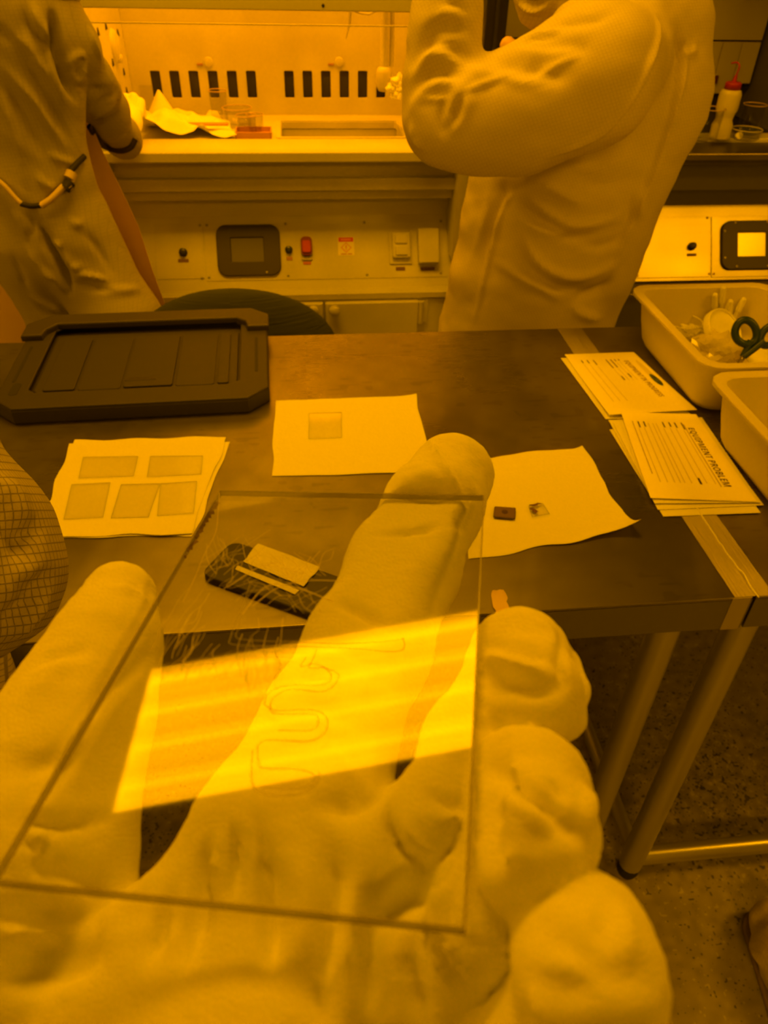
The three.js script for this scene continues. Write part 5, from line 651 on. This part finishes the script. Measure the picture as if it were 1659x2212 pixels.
// ---------------------------------------------------------------- person on the left: seen from behind at the hood, with apron
{
  const zt = -1.76;
  const torso = flatten(chain([RZ(20, -60, zt, 120), RZ(25, 40, zt, 132), RZ(40, 180, zt, 116), RZ(58, 330, zt, 106), RZ(80, 430, zt, 112), RZ(110, 510, zt, 128)], 0.06), zt, 1.25);
  const arm = chain([RZ(92, 10, zt, 58), RZ(146, 90, zt - 0.03, 55), RZ(188, 178, zt - 0.10, 50), RZ(230, 240, zt - 0.22, 45), RZ(262, 292, zt - 0.36, 35), RZ(268, 300, zt - 0.37, 33)], 0.04), elbow = chain([RZ(205, 174, zt - 0.10, 34), RZ(234, 194, zt - 0.14, 26)], 0.03);
  const armL = chain([RZ(-90, 10, zt, 62), RZ(-120, 120, zt - 0.04, 60), RZ(-110, 210, zt - 0.14, 54), RZ(-60, 270, zt - 0.34, 40)], 0.04);
  const legR = chain([RZ(142, 500, zt, 92), RZ(200, 590, zt, 78), RZ(262, 690, zt + 0.02, 76), [V(-0.43, 0.12, zt), 0.085]], 0.05), legL = chain([RZ(40, 510, zt, 86), RZ(82, 600, zt, 62), RZ(120, 670, zt, 54), [V(-0.68, 0.12, zt - 0.02), 0.085]], 0.05);
  const boots = (() => { const p = chain([[V(-0.43, 0.07, zt), 0.06], [V(-0.42, 0.055, zt - 0.16), 0.048]], 0.03), q = chain([[V(-0.68, 0.07, zt - 0.02), 0.06], [V(-0.69, 0.055, zt - 0.18), 0.048]], 0.03); return (x, y, z) => Math.max(Math.min(p(x, y, z), q(x, y, z)), 0.002 - y); })();
  const f = (x, y, z) => { let d = torso(x, y, z); d = smin(d, smin(legR(x, y, z), legL(x, y, z), 0.006), 0.035); d = smin(d, boots(x, y, z), 0.02); d = smin(d, smin(arm(x, y, z), elbow(x, y, z), 0.02), y > 1.2 ? 0.02 : 0.006); return smin(d, armL(x, y, z), 0.02); };
  const geo = nets(f, V(-1.05, 0, -2.28), V(-0.20, 1.50, -1.52), 0.0058);
  folds(geo, f, [[[[112, 22], [120, 80], [130, 138], [145, 180], [163, 214]], 0.010, -0.030], [[[76, 470], [104, 525], [140, 590], [152, 630]], 0.010, -0.028],
    [[[50, 15], [62, 58], [95, 95], [122, 118]], 0.010, -0.012], [[[72, 5], [85, 50], [110, 90]], 0.008, 0.010], [[[27, 96], [77, 174], [115, 245], [155, 309]], 0.012, -0.012], [[[20, 70], [60, 100], [85, 140], [110, 180]], 0.009, 0.010], [[[0, 138], [40, 180], [77, 222], [110, 275], [135, 312]], 0.010, 0.012], [[[0, 175], [35, 230], [70, 290], [95, 340]], 0.012, -0.010], [[[5, 195], [20, 250], [40, 310], [60, 420]], 0.007, 0.009], [[[30, 90], [10, 75], [0, 60]], 0.010, -0.008], [[[100, 120], [118, 170], [140, 230]], 0.010, 0.008], [[[110, 30], [116, 60], [114, 90]], 0.009, -0.012], [[[105, 330], [130, 345], [160, 352]], 0.008, 0.008], [[[80, 380], [100, 400], [120, 408]], 0.008, 0.009], [[[110, 420], [150, 400]], 0.008, -0.008],
    [[[132, 85], [130, 130], [134, 160]], 0.008, 0.011], [[[143, 181], [175, 190], [212, 195], [255, 192]], 0.010, -0.016], [[[165, 190], [175, 160], [184, 126]], 0.008, 0.012], [[[155, 120], [172, 117], [180, 122]], 0.006, 0.008], [[[140, 150], [150, 130], [162, 125]], 0.010, 0.008], [[[195, 250], [215, 240], [245, 225]], 0.009, 0.012], [[[200, 265], [225, 258], [255, 245]], 0.009, -0.010], [[[205, 230], [230, 210], [255, 200]], 0.010, -0.010], [[[240, 300], [262, 295], [282, 290]], 0.007, -0.008], [[[190, 60], [205, 100], [215, 130]], 0.008, 0.008], [[[165, 150], [172, 170]], 0.008, -0.010], [[[215, 200], [250, 200]], 0.007, 0.009],
    [[[158, 592], [195, 596], [234, 606]], 0.006, 0.011], [[[150, 610], [200, 622], [260, 630]], 0.009, -0.009], [[[130, 545], [150, 575], [175, 580]], 0.010, 0.009], [[[105, 525], [130, 532]], 0.008, 0.009], [[[220, 625], [260, 628], [300, 625]], 0.012, 0.010], [[[150, 470], [165, 485], [175, 478]], 0.010, 0.008], [[[30, 460], [45, 480], [62, 512]], 0.009, 0.012], [[[60, 465], [70, 490], [66, 515]], 0.008, -0.010], [[[55, 530], [80, 570], [110, 600]], 0.010, 0.010], [[[90, 585], [115, 600], [140, 630]], 0.010, 0.012], [[[70, 640], [100, 660], [140, 672]], 0.010, 0.012], [[[72, 650], [100, 675], [135, 690]], 0.009, -0.010], [[[25, 550], [45, 590], [60, 630]], 0.010, -0.009], [[[180, 500], [215, 540], [245, 590]], 0.012, -0.009],
  ].map(([p, w, a]) => [p, w * 0.85, Math.abs(a) > 0.02 ? a : a * 0.75]), 0.8, 3, (x, y, z) => 0.010 * fbm(x * 9 + y * 5 + 9, y * 6, z * 9, 3));
  planarUV(geo, V(1, 0.1, 0.2), V(-0.1, 1, -0.2), 0.028);
  const p = tag(mesh('person', geo, suitA), 'person in an olive coverall seen from behind, wearing a tan apron at the white hood', 'person');
  // head in its hood, out of the picture above
  const [hc] = RZ(5, -250, zt, 10); const hf = chain([[hc, 0.115], [hc.clone().add(V(0, -0.10, -0.03)), 0.10], [V(hc.x, 1.33, zt), 0.09]], 0.05); const hg = nets(hf, hc.clone().add(V(-0.2, -0.32, -0.2)), hc.clone().add(V(0.2, 0.2, 0.2)), 0.008); planarUV(hg, V(1, 0, 0), V(0, 1, 0), 0.028); mesh('hood', hg, suitA, p);
  // cuff trim and glove
  { const q = [[196, 272], [212, 296], [236, 318], [262, 324], [284, 316], [294, 298]].map(a => hit(f, a[0] - 2, a[1] - 3, 0.8, 3).add(V(0, -0.004, 0.004))); mesh('cuff_trim', tube(q, 0.0075, 50, 8), M({ color: rgb(0.03, 0.02, 0.015), roughness: 0.8 }), p); }
  { const [a] = RZ(268, 292, zt - 0.39, 10), [b] = RZ(274, 262, zt - 0.52, 10); const pal = chain([[a, 0.034], [b, 0.036], [b.clone().add(V(-0.005, 0.01, -0.05)), 0.03]], 0.02), fs = [[0.028, 0.03], [0.012, 0.042], [-0.008, 0.04], [-0.026, 0.03]].map(([dx, dy], i) => chain([[b.clone().add(V(dx, 0.012, -0.04)), 0.013], [b.clone().add(V(dx, dy, -0.085)), 0.012], [b.clone().add(V(dx * 0.9, dy - 0.035, -0.11)), 0.0105]], 0.006)), th = chain([[b.clone().add(V(-0.03, 0, 0.0)), 0.016], [b.clone().add(V(-0.045, 0.012, -0.05)), 0.013], [b.clone().add(V(-0.035, 0.0, -0.08)), 0.011]], 0.008); const g = nets((x, y, z) => { const c = pal(x, y, z); let d = smin(c, th(x, y, z), 0.01); for (const q of fs) d = Math.min(d, smin(c, q(x, y, z), 0.01)); return d; }, b.clone().add(V(-0.1, -0.1, -0.16)), b.clone().add(V(0.1, 0.12, 0.2)), 0.004); planarUV(g, V(1, 0, 0), V(0, 1, 0), 0.028); mesh('glove', g, gloveM, p); }
  // apron: curved sheet in front of the body, showing past it on both sides
  { const R = [[178, 215], [200, 275], [225, 330], [262, 405], [300, 485], [330, 580], [355, 650], [385, 760], [410, 860]].map(a => Z(a[0], a[1], -1.93)), pos = [], idx = [], n = 24; R.forEach((r, j) => { const lx = -0.60 - (r.x + 0.60) * 1.15; for (let i = 0; i <= n; i++) { const u = i / n, x = lx + (r.x - lx) * u; pos.push(x, r.y + 0.0 * u, r.z - 0.05 * Math.sin(Math.PI * u) + 0.012 * noise(u * 5, j * 0.4, 3)); } }); const m = n + 1, o = pos.length / 3; for (let i = 0; i < o; i++) pos.push(pos[i * 3], pos[i * 3 + 1], pos[i * 3 + 2] - 0.003); for (let j = 0; j + 1 < R.length; j++) for (let i = 0; i < n; i++) { const a = j * m + i; idx.push(a, a + m, a + 1, a + 1, a + m, a + m + 1, o + a, o + a + 1, o + a + m, o + a + 1, o + a + m + 1, o + a + m); } for (let j = 0; j + 1 < R.length; j++) for (const i of [0, n]) { const a = j * m + i; idx.push(a, o + a, a + m, a + m, o + a, o + a + m); } const g = new THREE.BufferGeometry(); g.setAttribute('position', new THREE.Float32BufferAttribute(pos, 3)); g.setIndex(idx); g.computeVertexNormals(); planarUV(g, V(1, 0, 0), V(0, 1, 0), 0.028); const ap = mesh('apron', g, M({ color: rgb(0.95, 0.76, 0.50), roughness: 1, transmission: 0.3, thickness: 0 }), p); ap.userData.label = 'tan apron'; }
  // apron strap across the back with its buckle
  const S = (list, r, m, name, k = 40) => { const q = list.map(a => { const h = hit(f, a[0], a[1], 0.8, 3); return h.add(CAM.clone().sub(h).normalize().multiplyScalar(0.012)); }); const g = tube(q, r, k, 8); return mesh(name, g, m, p); };
  const strap = M({ color: rgb(0.62, 0.52, 0.32), roughness: 0.7 });
  S([[-14, 382], [10, 402], [35, 430], [46, 440]], 0.0052, strap, 'strap'); S([[44, 440], [65, 445], [92, 443]], 0.0055, blackMatt, 'strap_slider'); S([[88, 445], [110, 430], [138, 402]], 0.0065, strap, 'strap');
  S([[140, 408], [147, 400], [152, 393]], 0.011, blackMatt, 'buckle', 12); S([[144, 404], [150, 399]], 0.0105, strap, 'buckle_tongue', 8); S([[150, 386], [156, 372]], 0.012, strap, 'buckle_clip', 10); S([[152, 370], [162, 358], [182, 338]], 0.006, blackMatt, 'strap_end', 16);
}

// ---------------------------------------------------------------- person at the left edge: only the elbow of the checked sleeve reaches into view
{
  const dd = 0.56, J = (px, py, rpx, d = dd) => [D(px, py, d), rpx * d / FPX];
  const up = chain([J(-70, 1150, 158), J(-60, 1235, 172), J(-110, 1290, 145)], 0.03), rest = chain([J(-85, 1150, 150), J(-260, 860, 175), J(-420, 560, 200)], 0.04), fo = chain([J(-130, 1280, 135), J(-400, 1380, 130, 0.60), J(-640, 1420, 110, 0.68)], 0.04);
  const sh = D(-330, 560, dd), body = flatten(chain([[sh.clone().add(V(-0.16, 0.0, 0.02)), 0.15], [sh.clone().add(V(-0.17, -0.35, 0.04)), 0.15], [V(sh.x - 0.17, 0.75, sh.z + 0.06), 0.16], [V(sh.x - 0.17, 0.12, sh.z + 0.06), 0.13]], 0.05), sh.z, 1.2);
  const f = (x, y, z) => smin(smin(smin(up(x, y, z), rest(x, y, z), 0.03), fo(x, y, z), 0.03), Math.max(body(x, y, z), 0.004 - y), 0.04);
  const geo = nets(f, V(-0.95, 0, -0.85), V(-0.12, 1.50, -0.08), 0.005);
  folds(geo, f, [[[[35, 1210], [55, 1160], [80, 1135]], 0.007, -0.010], [[[30, 1275], [60, 1262], [110, 1240]], 0.007, -0.009], [[[0, 1290], [50, 1258], [95, 1225]], 0.008, 0.008], [[[20, 1375], [60, 1340], [105, 1290]], 0.008, 0.009], [[[0, 1350], [40, 1322], [85, 1280]], 0.008, -0.009], [[[15, 1030], [40, 1080], [50, 1120]], 0.009, 0.007], [[[5, 1060], [20, 1120], [28, 1180]], 0.009, -0.008]], 0.2, 2, (x, y, z) => 0.006 * fbm(x * 12, y * 12, z * 12, 3));
  axisUV(geo, D(-90, 900, dd), D(-40, 1500, dd), camF, 0.025);
  const p = tag(mesh('person', geo, suitC), 'person at the left edge, only the elbow of a checked coverall sleeve showing', 'person');
  const hf = chain([[sh.clone().add(V(-0.16, 0.10, -0.02)), 0.07], [sh.clone().add(V(-0.16, 0.24, -0.06)), 0.11], [sh.clone().add(V(-0.16, 0.30, -0.05)), 0.11]], 0.05); const hg = nets(hf, sh.clone().add(V(-0.35, -0.05, -0.25)), sh.clone().add(V(0.03, 0.45, 0.12)), 0.009); planarUV(hg, V(1, 0, 0), V(0, 1, 0), 0.0185); mesh('hood', hg, suitC, p);
}
// ---------------------------------------------------------------- covered foot at the lower right
{
  const a = Y(1678, 2000, 0.045), b = V(a.x - 0.02, 0.05, a.z + 0.19), h = V(a.x + 0.02, 0.06, a.z + 0.25);
  const f0 = chain([[a, 0.046], [a.clone().add(V(-0.003, 0.012, 0.06)), 0.054], [b, 0.056]], 0.03), leg = chain([[h, 0.058], [h.clone().add(V(0.005, 0.12, 0.01)), 0.060], [h.clone().add(V(0.01, 0.30, 0.02)), 0.066]], 0.04);
  const f = (x, y, z) => Math.max(smin(f0(x, y, z), leg(x, y, z), 0.03), 0.006 - y, y - 0.27, 0.052 - Math.hypot(x - h.x - 0.008, z - h.z - 0.016) - 5 * Math.max(0, 0.24 - y)), g = nets(f, V(a.x - 0.12, -0.01, a.z - 0.08), V(a.x + 0.16, 0.50, a.z + 0.40), 0.005);
  folds(g, f, [[[[1625, 1985], [1645, 1990]], 0.010, -0.008], [[[1622, 2020], [1640, 2080]], 0.007, 0.007]], 0.8, 3, (x, y, z) => 0.006 * fbm(x * 22, y * 22, z * 22, 3)); planarUV(g, V(1, 0, 0), V(0, 0.5, 1), 0.028);
  const o = tag(mesh('boot', g, cloth(0.05, rgb(0.60, 0.56, 0.45))), 'foot in a pale fabric overboot on the speckled floor at lower right', 'boot');
  const s0 = chain([[a.clone().setY(0.008), 0.041], [V(b.x, 0.008, b.z), 0.052], [V(h.x, 0.008, h.z), 0.052]], 0.02), sg = nets((x, y, z) => Math.max(s0(x, 0.008, z) - 0.004, Math.abs(y - 0.0065) - 0.006), V(a.x - 0.12, -0.004, a.z - 0.08), V(a.x + 0.13, 0.02, a.z + 0.36), 0.004); planarUV(sg, V(1, 0, 0), V(0, 0, 1), 0.028); mesh('sole', sg, M({ color: rgb(0.22, 0.17, 0.10), roughness: 0.8 }), o);
}

renderer.render(scene, camera);
